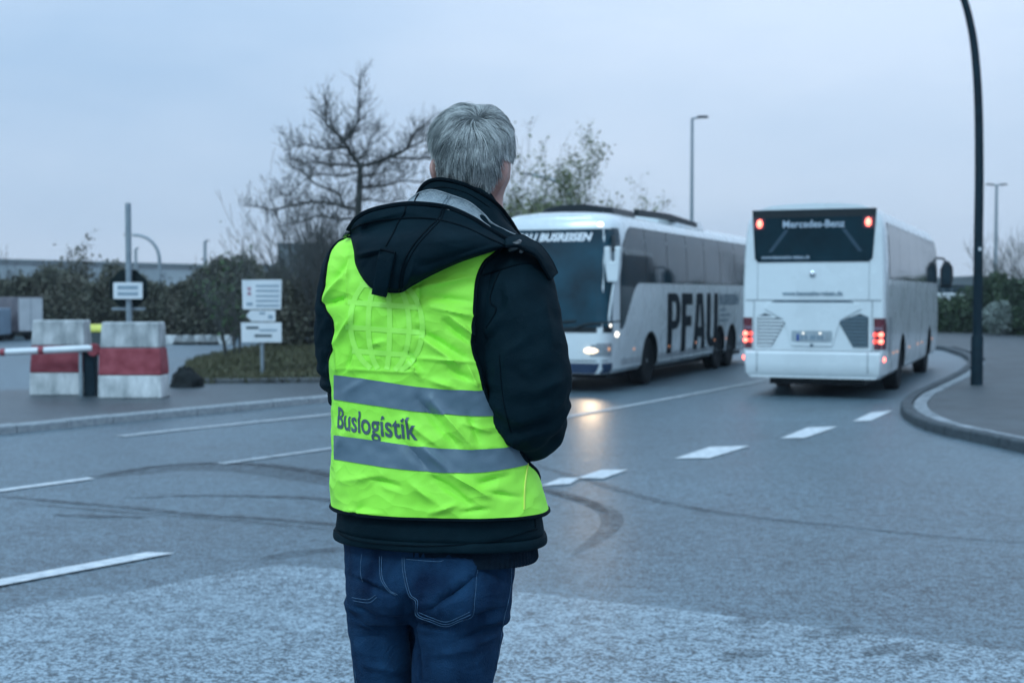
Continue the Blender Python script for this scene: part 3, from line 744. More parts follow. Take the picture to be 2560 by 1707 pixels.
# grilles: frame recess plus slats
def grille(sgn, m, back):
    pol = [(.46, 1.38), (.84, 1.52), (.985, 1.46), (.985, .92), (.72, .92)]
    pol2 = [(sgn * a, b) for a, b in pol]
    g_ = MB(); g_.prism(pol2, .001, .006, lambda u, v, h: cB.rear_pt(u, v, h)); g0 = g_.build('grille', back, busB, smooth=False)
    for k in range(9):
        z = .950 + k * .062
        # horizontal clip of the polygon
        xs = []
        for (a, b), (c, d) in zip(pol, pol[1:] + pol[:1]):
            if (b - z) * (d - z) < 0: xs.append(a + (c - a) * (z - b) / (d - b))
        if len(xs) < 2: continue
        xa, xb = min(xs) + .012, max(xs) - .012
        if xb - xa < .03: continue
        mb = MB(); mb.prism([(sgn * xa, z - .016), (sgn * xb, z - .016), (sgn * xb, z + .016), (sgn * xa, z + .016)], .006, .022, lambda u, v, h: cB.rear_pt(u, v, h - .006 * (v > z)))
        mb.build('slat', m, g0, smooth=False)
grille(-1, M_BUSW, mat('grille_shadow', (.05, .07, .085), .8)); grille(1, M_GRILLE, mat('grille_back', (0.025, 0.05, 0.065), .7))
# number plate with two lamps
rbox('plate_recess', -.36, .36, 1.01, 1.21, .0225, .003, mat('plate_recess_shade', (.30, .36, .39), .5), .03)
pl = rbox('number_plate', -.27, .27, 1.03, 1.15, .028, .008, M_PLATE)
mb = MB(); mb.prism([(-.27, 1.03), (-.22, 1.03), (-.22, 1.15), (-.27, 1.15)], .0362, .037, lambda u, v, h: cB.rear_pt(u, v, h)); mb.build('plate_band', M_PLATEB, pl, smooth=False)
for x in (-.17, -.10, .0, .05, .12, .18):      # characters too blurred to read
    mb = MB(); mb.prism([(x - .018, 1.055), (x + .018, 1.055), (x + .018, 1.125), (x - .018, 1.125)], .0362, .037, lambda u, v, h: cB.rear_pt(u, v, h)); mb.build('plate_character', M_LETTERG, pl, smooth=False)
for x in (-.15, .15): blob('plate_lamp', M_LAMPW, pl, (x, cB.rear(0, 1.14)[1] - .045, 1.165), (.014, .012, .012))
blob('lock', M_GRILLE, busB, (0.0, cB.rear(0, .95)[1] - .025, .955), (.03, .012, .03))
# tail lamp clusters on the corners
for sx in (-1, 1):
    rows = []
    for j in range(9):
        z = .885 + .555 * j / 8; row = []
        for i in range(7):
            a = i / 6; k_ = max(0.0, (a - .4) / .6); d = .20 * k_ * (1 - .55 * max(0, (j - 6) / 2)); x, y = cB.rear(d, z)
            x0 = 1.075; row.append((sx * (x0 + (x - x0) * min(1, a / .4) + .009 * k_), y - .014 * (1 - .7 * k_), z))
        rows.append(row)
    mb = MB(); mb.grid(rows); tl = mb.build('tail_light', M_REDLENS, busB)
    for z in (1.15, 1.03):
        blob('lamp', M_LAMPR2, tl, (sx * 1.19, cB.rear(.02, z)[1] - .015, z), (.055, .03, .050))
        blob('lamp', M_LAMPR, tl, (sx * 1.10, cB.rear(.0, z)[1] - .018, z), (.032, .012, .040))
    mb = MB(); mb.prism(rounded(sx * 1.14 - .06, sx * 1.14 + .06, 1.24, 1.28, .01), .013, .016, lambda u, v, h: cB.rear_pt(u, v, h)); mb.build('reflector', mat('reflector_grey', (.2, .15, .2), .3), tl, smooth=False)
    blob('fog_lamp', M_LAMPR2, busB, (sx * 1.225, RB + .10, .71), (.05, .05, .055))
# bumper
mb = MB(); rows = []
for z, o_ in ((.40, .0), (.44, .03), (.62, .045), (.80, .045), (.838, .015)):
    row = []
    for i in range(25):
        u = -1 + 2 * i / 24; a = abs(u); sg = 1 if u >= 0 else -1
        if a < .84: x, y = prof_x(z) * cB.wr(0) * a / .84, cB.rear(0, z)[1]
        else:
            d = (a - .84) / .16 * .55; x, y = cB.rear(d, z); x += o_ * min(1, (a - .84) / .05) * .35
        row.append((sg * x, y - o_ * (1 if a < .84 else 1 - (a - .84) / .16), z))
    rows.append(row)
mb.grid(rows); mb.build('bumper', M_BUSW, busB)
for x in (-.98, .98): rbox('panel_gap', x - .006, x + .006, .46, .83, .0455, .002, M_SEAM)
# sides
for sx in (-1, 1):
    edges = [LB / 2 - .75, LB / 2 - 2.5, LB / 2 - 4.2, LB / 2 - 5.9, LB / 2 - 7.6, LB / 2 - 9.3, RB + .55]
    mb = MB(); mb.grid(cB.side_patch(sx, lambda y: 3.14, lambda y: 2.13, .003, 4, edges[-1] - .03, edges[0] + .05, 30)); mb.build('window_band', M_BLACK, busB)
    for k in range(6):
        mb = MB(); mb.grid(cB.side_patch(sx, lambda y: 3.125, lambda y: 2.145, .009, 4, edges[k + 1] + .012, edges[k] - .012, 10)); mb.build('window', M_GLASS, busB)
    for yy in cB.arch: wheel(busB, sx * 1.06, yy, sx)
    for d in (.5, 1.35, 1.95, 4.2, 6.0, 7.0, 9.6): blob('side_marker', M_LAMPA, busB, (sx * 1.268, RB + d, .78), (.014, .035, .022))
    for y in (RB + 1.2, RB + 4.0, RB + 5.4, RB + 6.8, LB / 2 - 3.6, LB / 2 - 1.9):
        mb = MB(); mb.grid(cB.side_patch(sx, lambda y_: 2.12, lambda y_: .46, .0035, 6, y - .007, y + .007, 1)); mb.build('panel_gap', M_SEAM, busB)
    for k in range(15):      # engine bay louvres behind the tail lamp
        z = .70 + k * .052
        mb = MB(); mb.grid(cB.side_patch(sx, lambda y_: z + .012, lambda y_: z - .012, .006, 1, RB + .45, RB + .95, 4)); mb.build('louvre', M_SEAM, busB)
    mr_ = empty('mirror', (sx * 1.44, LB / 2 - .05, 2.36)); mr_.parent = busB
    mb = MB(); mb.loft([[(u * k, h, v * k2) for u, v in ((-.14, -.34), (.12, -.34), (.17, -.1), (.16, .18), (.06, .34), (-.06, .34), (-.16, .12))] for h, k, k2 in ((-.10, .8, .85), (-.06, 1, 1), (.06, .95, .95), (.11, .6, .7))])
    bevel(mb.build('mirror_housing', M_BLACK, mr_), .01, 2)
    mb = MB(); mb.prism(rounded(-.10, .10, -.26, .24, .05), -.106, -.103, lambda u, v, h: (u, h, v)); mb.build('mirror_glass', M_GLASS, mr_, smooth=False)
    mb = MB(); mb.tube([(0, 0, .28), (-.08 * sx, 0, .40), (-.24 * sx, -.08, .42), (-.38 * sx, -.22, .36)], .03, 8); mb.build('mirror_arm', M_BLACK, mr_)
mb = MB(); mb.grid(cB.front_patch(1.24, 3.14, -.955, .955, 0.012, 36, 12)); mb.build('windscreen', M_WSCREEN, busB)
mb = MB(); mb.loft([[(x * k, y, 3.38 + (z - 3.38) * k) for x, z in ((-.8, 3.38), (-.75, 3.46), (-.5, 3.52), (.5, 3.52), (.75, 3.46), (.8, 3.38))] for y, k in ((-2.9, .6), (-2.4, 1), (.4, 1), (1.0, .7))]); mb.build('air_conditioner', M_BUSW, busB)
for y in (-4.6, 3.0):
    mb = MB(); mb.prism(rounded(-.4, .4, y - .4, y + .4, .08), 3.46, 3.53, lambda u, v, h: (u, v, h)); mb.build('roof_hatch', M_BUSGREY, busB, smooth=False)
# axles under both coaches; chassis box made deeper to darken the shade beneath
for bus, L_, axs in ((busA, LA, cA.arch), (busB, LB, cB.arch)):
    mb = MB(); mb.box((0, -.3, .36), (1.7, L_ - 1.6, .30)); mb.build('chassis', M_BLACK, bus, smooth=False)
    for yy in axs:
        mb = MB(); mb.tube([(-1.0, yy, .5), (1.0, yy, .5)], .09, 10); mb.build('axle', M_BLACK, bus)
# ================================================================== THINGS ON THE LEFT AND IN THE BACKGROUND
M_CONC = mat('concrete_weathered', (0.16, 0.19, 0.20), 0.9, col2=(0.56, 0.59, 0.60), vscale=4.2, bump=0.7, bscale=18, stretch=(1, 1, .45))
M_REDP = mat('red_paint_faded', (0.20, 0.022, 0.035), 0.75, col2=(0.34, 0.075, 0.095), vscale=5, bump=0.5, bscale=18)
M_WHITEP = mat('white_paint_dirty', (0.26, 0.30, 0.31), 0.8, col2=(0.68, 0.71, 0.72), vscale=4.5, bump=0.5, bscale=18, stretch=(1, 1, .4))
M_GALV = mat('galvanised_steel', (0.20, 0.26, 0.30), 0.45, col2=(0.30, 0.36, 0.40), vscale=7, metal=0.35)
M_DARKST = mat('dark_painted_steel', (0.006, 0.020, 0.030), 0.6, var=.25, vscale=6, spec=.15)
M_SIGNW = mat('sign_white', (0.60, 0.66, 0.70), 0.45, col2=(0.74, 0.79, 0.82), vscale=2)
M_SIGNB = mat('sign_print_black', (0.03, 0.06, 0.075), 0.5)
M_SIGNG = mat('sign_print_grey', (0.26, 0.35, 0.42), 0.5)
M_SIGNR = mat('sign_print_red', (0.36, 0.20, 0.25), 0.5)
M_SIGNBACK = mat('sign_back_dark', (0.004, 0.012, 0.014), 0.6, spec=.15)

def concrete_block(px0, px1, pyg, hz, yaw, label, dpt=0.55):
    a, b = G(px0, pyg), G(px1, pyg); c = (a + b) / 2; wd = (b - a).length
    root = empty('concrete_block', (c.x, c.y + dpt / 2, PAVZ), yaw)
    zs = [0, .02, hz * .30, hz * .66, hz]
    def slab(z0, z1, m, name, grow=0.0, sub=6):
        mb = MB(); rings = []
        for i in range(sub + 1):
            z = z0 + (z1 - z0) * i / sub; k = wd / 2 * (1.0 - .10 * z / hz) + grow; d = dpt / 2 * (1 - .30 * z / hz) + grow
            ring = []
            for (sx, sy), (tx, ty) in zip(((-1, -1), (1, -1), (1, 1), (-1, 1)), ((1, -1), (1, 1), (-1, 1), (-1, -1))):
                for q in range(8):
                    t = q / 8; x = (sx + (tx - sx) * t) * k; y = (sy + (ty - sy) * t) * d
                    nz_ = noise.noise(Vector((x * 3 + px0, y * 3, z * 3))) * .012
                    ring.append((x + nz_, y + nz_, z))
            rings.append(ring)
        mb.loft(rings); o = bevel(mb.build(name, m, root), .02, 2); return o
    slab(0, zs[2], M_WHITEP, 'painted_band'); slab(zs[2] + .003, zs[3], M_REDP, 'painted_band', .003); slab(zs[3] + .003, hz, M_CONC, 'block_top')
    tag(root, label, 'concrete block', 'painted concrete blocks at the gate'); return root
concrete_block(72, 214, 1004, 1.30, 0.03, 'weathered red and white concrete block behind the barrier boom')
concrete_block(243, 405, 1012, 1.28, -0.02, 'red and white concrete block in front of the tall pole')

# barrier: post, pivot, boom
g0 = G(222, 1006); bar = empty('barrier_gate', (g0.x, g0.y, PAVZ))
tag(bar, 'lowered red and white barrier boom on a dark post between the concrete blocks', 'barrier')
mb = MB(); mb.box((0, .12, .42), (.20, .22, .84)); bevel(mb.build('post', M_DARKST, bar, smooth=False), .015)
mb = MB(); mb.box((-.12, -.03, .41), (.05, .05, .82)); mb.build('post', M_GALV, bar, smooth=False)
mb = MB(); mb.lathe([(0, -.06), (.10, -.06), (.11, -.03), (.11, .03), (.10, .06), (0, .06)], 24, 'x'); mb.v = [(y + .11, x - .03, z + .80) for x, y, z in mb.v]; mb.build('pivot_disc', M_REDP, bar)
pb = lambda t: (.10 - 3.0 * t, -.06, .83 - .075 * 3.0 * t * .62)
cuts = [(0, .28), (.28, .31), (.31, .50), (.50, .53), (.53, 1.0), (1.0, 1.6), (1.6, 1.68), (1.68, 2.4)]
for i, (a, b) in enumerate(cuts):
    mb = MB(); mb.tube([pb(a / 1.0 + .002), pb(b - .002)], .058 if i % 2 == 0 else .062, 10); mb.build('boom', M_SIGNW if i in (0, 2, 4, 5, 7) else M_REDP, bar)

# tall pole with small white plate and the dark back of an octagonal sign
pc = G(325, 985); pr = empty('sign_pole', (pc.x, pc.y, PAVZ)); Yp = pc.y
tag(pr, 'tall grey pole with a small white plate and the dark back of an octagonal sign', 'sign pole')
zt = P(323, 508, Yp).z
mb = MB(); mb.tube([(0, 0, 0), (0, 0, zt - PAVZ)], .055, 14); mb.build('pole', M_GALV, pr)
zz = lambda py: P(323, py, Yp).z - PAVZ
k = Yp / FPX
mb = MB(); mb.prism(rounded(-.27, .27, zz(747), zz(706), .015), -.10, -.088, lambda u, v, h: (u + .01, h, v)); pl_ = mb.build('sign_plate', M_SIGNW, pr, smooth=False)
mb = MB(); mb.prism([(-.19, zz(739)), (.19, zz(739)), (.19, zz(730)), (-.19, zz(730))], -.104, -.1015, lambda u, v, h: (u + .01, h, v)); mb.build('print_line', M_SIGNG, pl_, smooth=False)
mb = MB(); mb.prism([(-.19, zz(724)), (.19, zz(724)), (.19, zz(714)), (-.19, zz(714))], -.104, -.1015, lambda u, v, h: (u + .01, h, v)); mb.build('print_line', M_SIGNG, pl_, smooth=False)
oc = [(.385 * math.cos(R(22.5 + 45 * i)), .385 * math.sin(R(22.5 + 45 * i))) for i in range(8)]
mb = MB(); mb.prism(oc, .075, .082, lambda u, v, h: (u - .03, h, v + zz(722))); mb.build('octagonal_sign', M_SIGNBACK, pr, smooth=False)
mb = MB(); mb.box((-.03, .07, zz(772)), (.62, .03, .05)); mb.build('sign_bracket', M_GALV, pr, smooth=False)

# dark rubbish sack / boulder beside the block
gb = G(448, 984); mb = MB(); rings = []
for i in range(9):
    a = math.pi * (i / 8) / 2; rr = math.cos(a); ring = []
    for q in range(18):
        th = 2 * math.pi * q / 18; d_ = 1 + .40 * noise.noise(Vector((math.cos(th) * 1.9, math.sin(th) * 1.9, i * .35 + 3))) + .12 * noise.noise(Vector((math.cos(th) * 5, math.sin(th) * 5, i + 3.)))
        ring.append((gb.x + .32 * rr * d_ * math.cos(th) + .05, gb.y + .28 + .26 * rr * d_ * math.sin(th), PAVZ + .36 * math.sin(a) * d_))
    rings.append(ring)
mb.loft(rings); o = mb.build('boulder', mat('dark_stone', (.008, .012, .013), .8, spec=.2, var=.4, vscale=5, bump=.6, bscale=14), None, smooth=60)
tag(o, 'low dark boulder lying beside the red and white block', 'boulder')

# three boards on a thin post
gs = G(656, 950, .05); sg = empty('sign_post', (gs.x, gs.y, 0.05)); Ys = gs.y
tag(sg, 'three white sign boards stacked on a thin post in the grass', 'sign post')
zs_ = lambda py: P(655, py, Ys).z - .05
xs_ = lambda px: P(px, 800, Ys).x - gs.x
mb = MB(); mb.tube([(0, 0, -.05), (0, 0, zs_(706))], .038, 10); mb.build('post', M_GALV, sg)
def board(poly, name='sign_board', m=M_SIGNW, h0=-.075, h1=-.05, parent=None, sm=False):
    mb = MB(); mb.prism([(xs_(a), zs_(b)) for a, b in poly], h0, h1, lambda u, v, h: (u, h, v)); return mb.build(name, m, parent or sg, smooth=sm)
def bars(par, x0, x1, ys, m, hh=3):
    for y in ys: board([(x0, y + hh), (x1, y + hh), (x1, y - hh), (x0, y - hh)], 'print_line', m, -.079, -.0765, par)
b1 = board([(609, 773), (704, 773), (706, 699), (607, 700)])
bars(b1, 642, 700, (715, 727, 740, 752, 764), M_SIGNG, 2.6)
bars(b1, 621, 630, (722, 734), M_SIGNR, 4); bars(b1, 618, 634, (760,), M_SIGNG, 4)
b2 = board([(631, 803), (690, 803), (690, 776), (628, 776), (617, 789)]); bars(b2, 650, 665, (783,), M_SIGNG, 3); bars(b2, 672, 684, (792,), M_SIGNG, 5)
b3 = board([(605, 855), (705, 855), (705, 806), (604, 806)])
bars(b3, 617, 648, (819,), M_SIGNB, 3.2); bars(b3, 650, 694, (825,), M_SIGNG, 2.4)
board([(635, 839), (644, 844), (644, 842), (681, 842), (681, 836), (644, 836), (644, 834)], 'arrow', M_SIGNB, -.079, -.0765, b3)

# enclosed trailers parked on the far left
def trailer(px0, px1, pyt, pyb, Y, dl, m, msd, label, yaw=0.0):
    a, b = P(px0, pyb, Y), P(px1, pyb, Y); wd = b.x - a.x; zt_ = P(px0, pyt, Y).z; zb = P(px0, pyb, Y).z
    root = empty('box_trailer', ((a.x + b.x) / 2, Y, 0), yaw); tag(root, label, 'trailer', 'trailers parked by the thicket')
    mb = MB(); mb.box((0, dl / 2, (zt_ + zb) / 2), (wd, dl, zt_ - zb)); bevel(mb.build('box_body', msd, root, smooth=False), .03)
    mb = MB(); mb.box((0, -.012, (zt_ + zb) / 2), (wd * .93, .02, (zt_ - zb) * .95)); mb.build('rear_door', m, root, smooth=False)
    mb = MB(); mb.box((0, -.026, (zt_ + zb) / 2), (.02, .012, (zt_ - zb) * .9)); mb.build('door_bar', M_GALV, root, smooth=False)
    for sx in (-1, 1):
        mb = MB(); mb.lathe([(0, -.1), (.30, -.1), (.32, -.06), (.32, .06), (.30, .1), (0, .1)], 20, 'x', (sx * (wd / 2 - .14), dl * .55, .32)); mb.build('wheel', M_RUBBER, root)
    mb = MB(); mb.box((0, dl / 2, zb - .06), (wd * .8, dl, .10)); mb.build('chassis', M_BLACK, root, smooth=False)
    mb = MB(); mb.box((0, .2, (zb - .1) / 2), (.10, .10, zb - .1)); mb.build('prop_stand', M_BLACK, root, smooth=False)
M_TRW = mat('trailer_white', (.46, .50, .52), .5, col2=(.58, .62, .64), vscale=2); M_TRD = mat('trailer_side_dark', (.09, .09, .11), .6, col2=(.16, .15, .17), vscale=3)
M_TRB = mat('trailer_blue_grey', (.20, .28, .36), .5, var=.15, vscale=2)
trailer(42, 112, 743, 829, 53.0, 1.6, M_TRW, M_TRD, 'white box trailer with dark sides standing before the thicket', .9)
trailer(-80, -8, 771, 838, 51.0, 1.5, M_TRB, M_TRB, 'blue grey box trailer cut off by the left edge of the picture')
# grit bin with yellow lid
gg = P(231, 815, 40.0); bn = empty('grit_bin', (gg.x, 40.0, 0)); tag(bn, 'grit bin with a yellow lid behind the concrete blocks', 'grit bin')
mb = MB(); mb.loft([[(sx * .42 * k, sy * .30 * k + .3, z) for sx, sy in ((-1, -1), (1, -1), (1, 1), (-1, 1))] for z, k in ((0, .82), (.70, 1.0))]); mb.build('bin_body', mat('grit_bin_grey', (.05, .07, .075), .6), bn, smooth=False)
mb = MB(); mb.loft([[(sx * .46 * k, sy * .33 * k + .3, z) for sx, sy in ((-1, -1), (1, -1), (1, 1), (-1, 1))] for z, k in ((.705, 1.0), (.80, 1.0), (.93, .72))]); bevel(mb.build('bin_lid', mat('grit_bin_yellow', (.62, .62, .10), .5), bn, smooth=False), .02)
# low far row of concrete blocks
for i in range(5):
    c = G(432 + i * 29, 862); mb = MB(); w2 = .44
    mb.loft([[(c.x + sx * w2 * k_, c.y + .3 + sy * .3 * k_, z) for sx, sy in ((-1, -1), (1, -1), (1, 1), (-1, 1))] for z, k_ in ((0, 1), (.10, 1), (.34, .8))])
    o = mb.build('kerb_block', M_CONC, None, smooth=False); bevel(o, .02); tag(o, ['leftmost low concrete block in the row at the coach park edge', 'second low concrete block from the left in the coach park row', 'middle low concrete block of five in the coach park row', 'fourth low concrete block from the left in the coach park row', 'rightmost low concrete block of the coach park row, beside the leafy sapling'][i], 'concrete block', 'low blocks along the coach park')

# ---------------------------------------------------------------- grass verge with tufts
vb = [(-6.35, 25.75), (-3.4, 26.25), (-1.7, 29.4), (0.4, 33.9), (1.2, 36.5), (-2, 41), (-6, 42), (-8.6, 40), (-8.1, 33), (-7.0, 28)]
def vz(x, y): return 0.06 + .24 * sstep((y - 26) / 8.0) * sstep((x + 8.4) / 2.5)
bm = bmesh.new(); vv = [bm.verts.new((x, y, 0)) for x, y in vb]; bm.faces.new(vv)
bmesh.ops.triangulate(bm, faces=bm.faces); 
for _ in range(4): bmesh.ops.subdivide_edges(bm, edges=bm.edges, cuts=1, use_grid_fill=True)
for v in bm.verts: v.co.z = vz(v.co.x, v.co.y) + .03 * noise.noise(v.co * 1.3)
me = bpy.data.meshes.new('grass_verge'); bm.to_mesh(me); bm.free(); me.materials.append(mat('verge_turf', (.025, .036, .016), .95, col2=(.055, .060, .032), vscale=2.2, bump=.6, bscale=9))
verge = bpy.data.objects.new('grass_verge', me); COL.objects.link(verge); tag(verge, 'rough grass bank behind the footway', 'verge', kind='structure')
M_VERGEKERB = mat('verge_kerb', (.07, .08, .085), .8, var=.3, vscale=6)
kerb_row([(-3.3, 26.27), (-6.35, 25.77), (-7.1, 28), (-8.1, 33)][::-1], .12, 0.0, .20, M_VERGEKERB, verge, 'kerb_stone', .8)

def leaves(mb_v, mb_f, centers, size, up=0.3, jit=.5, asp=.32):
    """many small leaf triangles/quads; numpy arrays"""
    n = len(centers)
    d = rng.normal(size=(n, 3)); d[:, 2] += up; d /= np.linalg.norm(d, axis=1)[:, None] + 1e-9
    e = rng.normal(size=(n, 3)); e -= d * np.sum(d * e, axis=1)[:, None]; e /= np.linalg.norm(e, axis=1)[:, None] + 1e-9
    s = size * (1 + jit * (rng.random(n) - .5) * 2)
    a = centers - d * s[:, None] * .5; b = centers + e * s[:, None] * asp; c = centers + d * s[:, None] * .5; f = centers - e * s[:, None] * asp
    k = sum(len(x) for x in mb_v)
    mb_v.append(np.stack([a, b, c, f], 1).reshape(-1, 3)); idx = np.arange(n * 4).reshape(-1, 4) + k; mb_f.append(idx)
def np_mesh(name, V, Fc, m, parent=None, off=None):
    v = np.concatenate(V).astype(np.float32); f = np.concatenate(Fc).astype(np.int32)
    if off is not None: v = v - np.array(off, np.float32)
    me = bpy.data.meshes.new(name); me.vertices.add(len(v)); me.vertices.foreach_set('co', v.ravel())
    nf, kk = f.shape; me.loops.add(nf * kk); me.loops.foreach_set('vertex_index', f.ravel())
    me.polygons.add(nf); me.polygons.foreach_set('loop_start', np.arange(0, nf * kk, kk, dtype=np.int32)); me.polygons.foreach_set('loop_total', np.full(nf, kk, np.int32))
    me.update(calc_edges=True); me.validate(); me.materials.append(m)
    o = bpy.data.objects.new(name, me); COL.objects.link(o)
    if parent: o.parent = parent
    return o
def leafmat(name, c1, c2, c3):
    m = bpy.data.materials.new(name); m.use_nodes = True; n = m.node_tree.nodes; l = m.node_tree.links; b = n['Principled BSDF']
    tcn = n.new('ShaderNodeTexCoord'); q = n.new('ShaderNodeTexNoise'); q.inputs['Scale'].default_value = 0.9; q.inputs['Detail'].default_value = 7; q.inputs['Roughness'].default_value = .75
    l.new(tcn.outputs['Object'], q.inputs['Vector']); rp = n.new('ShaderNodeValToRGB')
    rp.color_ramp.elements[0].position = .3; rp.color_ramp.elements[0].color = (*c1, 1); rp.color_ramp.elements[1].position = .7; rp.color_ramp.elements[1].color = (*c3, 1)
    e = rp.color_ramp.elements.new(.5); e.color = (*c2, 1)
    l.new(q.outputs['Fac'], rp.inputs[0]); l.new(rp.outputs[0], b.inputs['Base Color']); b.inputs['Roughness'].default_value = .7
    return m
L_BROWN = leafmat('thicket_brown_green', (.034, .046, .032), (.070, .076, .052), (.140, .130, .100))
L_GREEN = leafmat('hedge_green', (.010, .026, .014), (.022, .052, .022), (.052, .085, .032))
L_SPRING = leafmat('spring_leaf', (.060, .085, .038), (.115, .145, .060), (.19, .21, .10))
L_GRASS = leafmat('grass_blades', (.034, .044, .018), (.070, .074, .034), (.125, .115, .062))
M_BARK = mat('bark_dark', (.018, .024, .024), .9, col2=(.045, .050, .046), vscale=8, bump=.5, bscale=20)
M_TWIG = mat('twig_brown', (.050, .060, .060), .9, col2=(.100, .105, .098), vscale=5)
# grass tufts
V, Fq = [], []
n = 60000; x = rng.uniform(-8.3, 1.0, n); y = rng.uniform(25.8, 41, n)
import itertools
def inside(px, py, poly):
    c = np.zeros(len(px), bool); j = len(poly) - 1
    for i in range(len(poly)):
        xi, yi = poly[i]; xj, yj = poly[j]
        c ^= ((yi > py) != (yj > py)) & (px < (xj - xi) * (py - yi) / (yj - yi + 1e-12) + xi); j = i
    return c
ok = inside(x, y, vb); x, y = x[ok], y[ok]
z = np.array([vz(a, b) for a, b in zip(x, y)])
leaves(V, Fq, np.stack([x, y, z + .05], 1), .26, 1.5, .8, .07)
tag(np_mesh('grass', V, Fq, L_GRASS), 'rough grass covering the bank', 'grass', kind='stuff')

# ---------------------------------------------------------------- thickets and hedges (one mass each)
def thicket(name, path, depth, hfun, n, m, size, label, twigs=0, base=0.0):
    V, Fq = [], []
    d = path_len(path); s = rng.uniform(0, d[-1], n)
    px = np.interp(s, d, [p[0] for p in path]); py = np.interp(s, d, [p[1] for p in path])
    h = np.array([hfun(a, b) for a, b in zip(px, py)])
    lump = np.array([noise.noise(Vector((a * .55, b * .55, 1.7))) + .6 * noise.noise(Vector((a * 1.6, b * 1.6, 5.1))) for a, b in zip(px, py)])
    h = h * (1 + .42 * lump) + rng.exponential(.10, n) * (rng.random(n) < .25)
    t = rng.random(n) ** .75; back = rng.uniform(0, 1, n) ** 1.4 * depth
    z = base + h * t * (1 - .12 * back / depth)
    # bulging front
    yy = py + back + depth * .35 * (t - .45) ** 2 + .35 * lump
    leaves(V, Fq, np.stack([px + rng.normal(0, .12, n), yy, z], 1), size, .3)
    o = np_mesh(name, V, Fq, m)
    return tag(o, label, 'thicket', kind='stuff')
xL = lambda px, Y: P(px, 800, Y).x
def hL(x, y):
    px = proj((x, y, 2))[0]
    top = np.interp(px, [-200, 0, 100, 230, 300, 420, 520, 640, 760], [700, 702, 690, 708, 705, 675, 668, 690, 700])
    return P(px, top, y).z
thicket('thicket', [(xL(-420, 57), 57), (xL(0, 57), 57), (xL(400, 56), 56), (xL(760, 55), 55)], 3.5, hL, 105000, L_BROWN, .16, 'brown green thicket along the far side of the coach park')
def hV(x, y):
    px = proj((x, y, 2))[0]; top = np.interp(px, [520, 600, 700, 800, 1000], [860, 760, 720, 700, 690]); return max(.3, P(px, top, y).z - .4)
thicket('thicket', [(xL(640, 37), 37), (xL(720, 35.5), 35.5), (xL(820, 35), 35), (-1.4, 36)], 2.2, hV, 16000, L_BROWN, .10, 'bare brown shrubs on the bank behind the sign boards', base=.35)
def hR(x, y):
    px = proj((x, y, 2))[0]; top = np.interp(px, [2300, 2380, 2440, 2480, 2560, 2700], [775, 762, 760, 715, 690, 680]); return P(px, top, y).z
thicket('hedge', [(11, 62.0), (xL(2350, 60), 60), (xL(2480, 58), 58), (xL(2600, 54), 54), (26, 48), (34, 44)], 2.5, hR, 46000, L_GREEN, .20, 'dark green hedge behind the block paved corner')
def hR2(x, y):
    px = proj((x, y, 2))[0]; top = np.interp(px, [2450, 2490, 2540, 2600], [812, 785, 790, 800]); return P(px, top, y).z
V, Fq = [], []
c0 = P(2492, 815, 56.5); pts = rng.normal(size=(1800, 3)); pts /= np.linalg.norm(pts, axis=1)[:, None]; pts *= (rng.random((1800, 1)) ** .4); 
leaves(V, Fq, pts * np.array([.75, .5, .75]) + np.array((c0.x, 56.2, .85)), .13)
bl = empty('blossom_shrub', (c0.x, 56.2, .06)); tag(bl, 'pale blossoming shrub in front of the hedge beside the lamp post', 'shrub')
np_mesh('crown', V, Fq, leafmat('pale_blossom', (.10, .14, .12), (.20, .25, .23), (.36, .40, .38)), bl, off=(c0.x, 56.2, .06))
mb = MB(); mb.tube([(0, 0, 0), (.05, 0, .5), (.02, 0, .9)], [.05, .04, .02], 6); mb.build('trunk', M_BARK, bl)

# ---------------------------------------------------------------- trees
def grow(mb, p, d, L, r, depth, rnd, spread=.6, up=.15, segs=4, tips=None, minr=.004, kids=(2, 4)):
    pts = [Vector(p)]; rad = [r]; d = Vector(d).normalized()
    for i in range(segs):
        d = (d + Vector((rnd.gauss(0, .16), rnd.gauss(0, .16), rnd.gauss(0, .10) + up * .25))).normalized()
        pts.append(pts[-1] + d * L / segs); rad.append(max(minr, r * (1 - .55 * (i + 1) / segs)))
    mb.tube(pts, rad, 5 if r > .02 else 3, caps=False)
    if tips is not None: tips.extend(pts[1:] if depth <= 1 else pts[-1:])
    if depth <= 0: return
    for _ in range(rnd.randint(*kids)):
        i = rnd.randint(1, segs); t = pts[i]
        q = Vector((rnd.gauss(0, 1), rnd.gauss(0, 1), rnd.gauss(0, .6))).normalized()
        nd = (d + q * spread * rnd.uniform(.7, 1.5) + Vector((0, 0, up))).normalized()
        grow(mb, t, nd, L * rnd.uniform(.5, .8), rad[i] * .68, depth - 1, rnd, spread, up, max(2, segs - 1), tips, minr, kids)
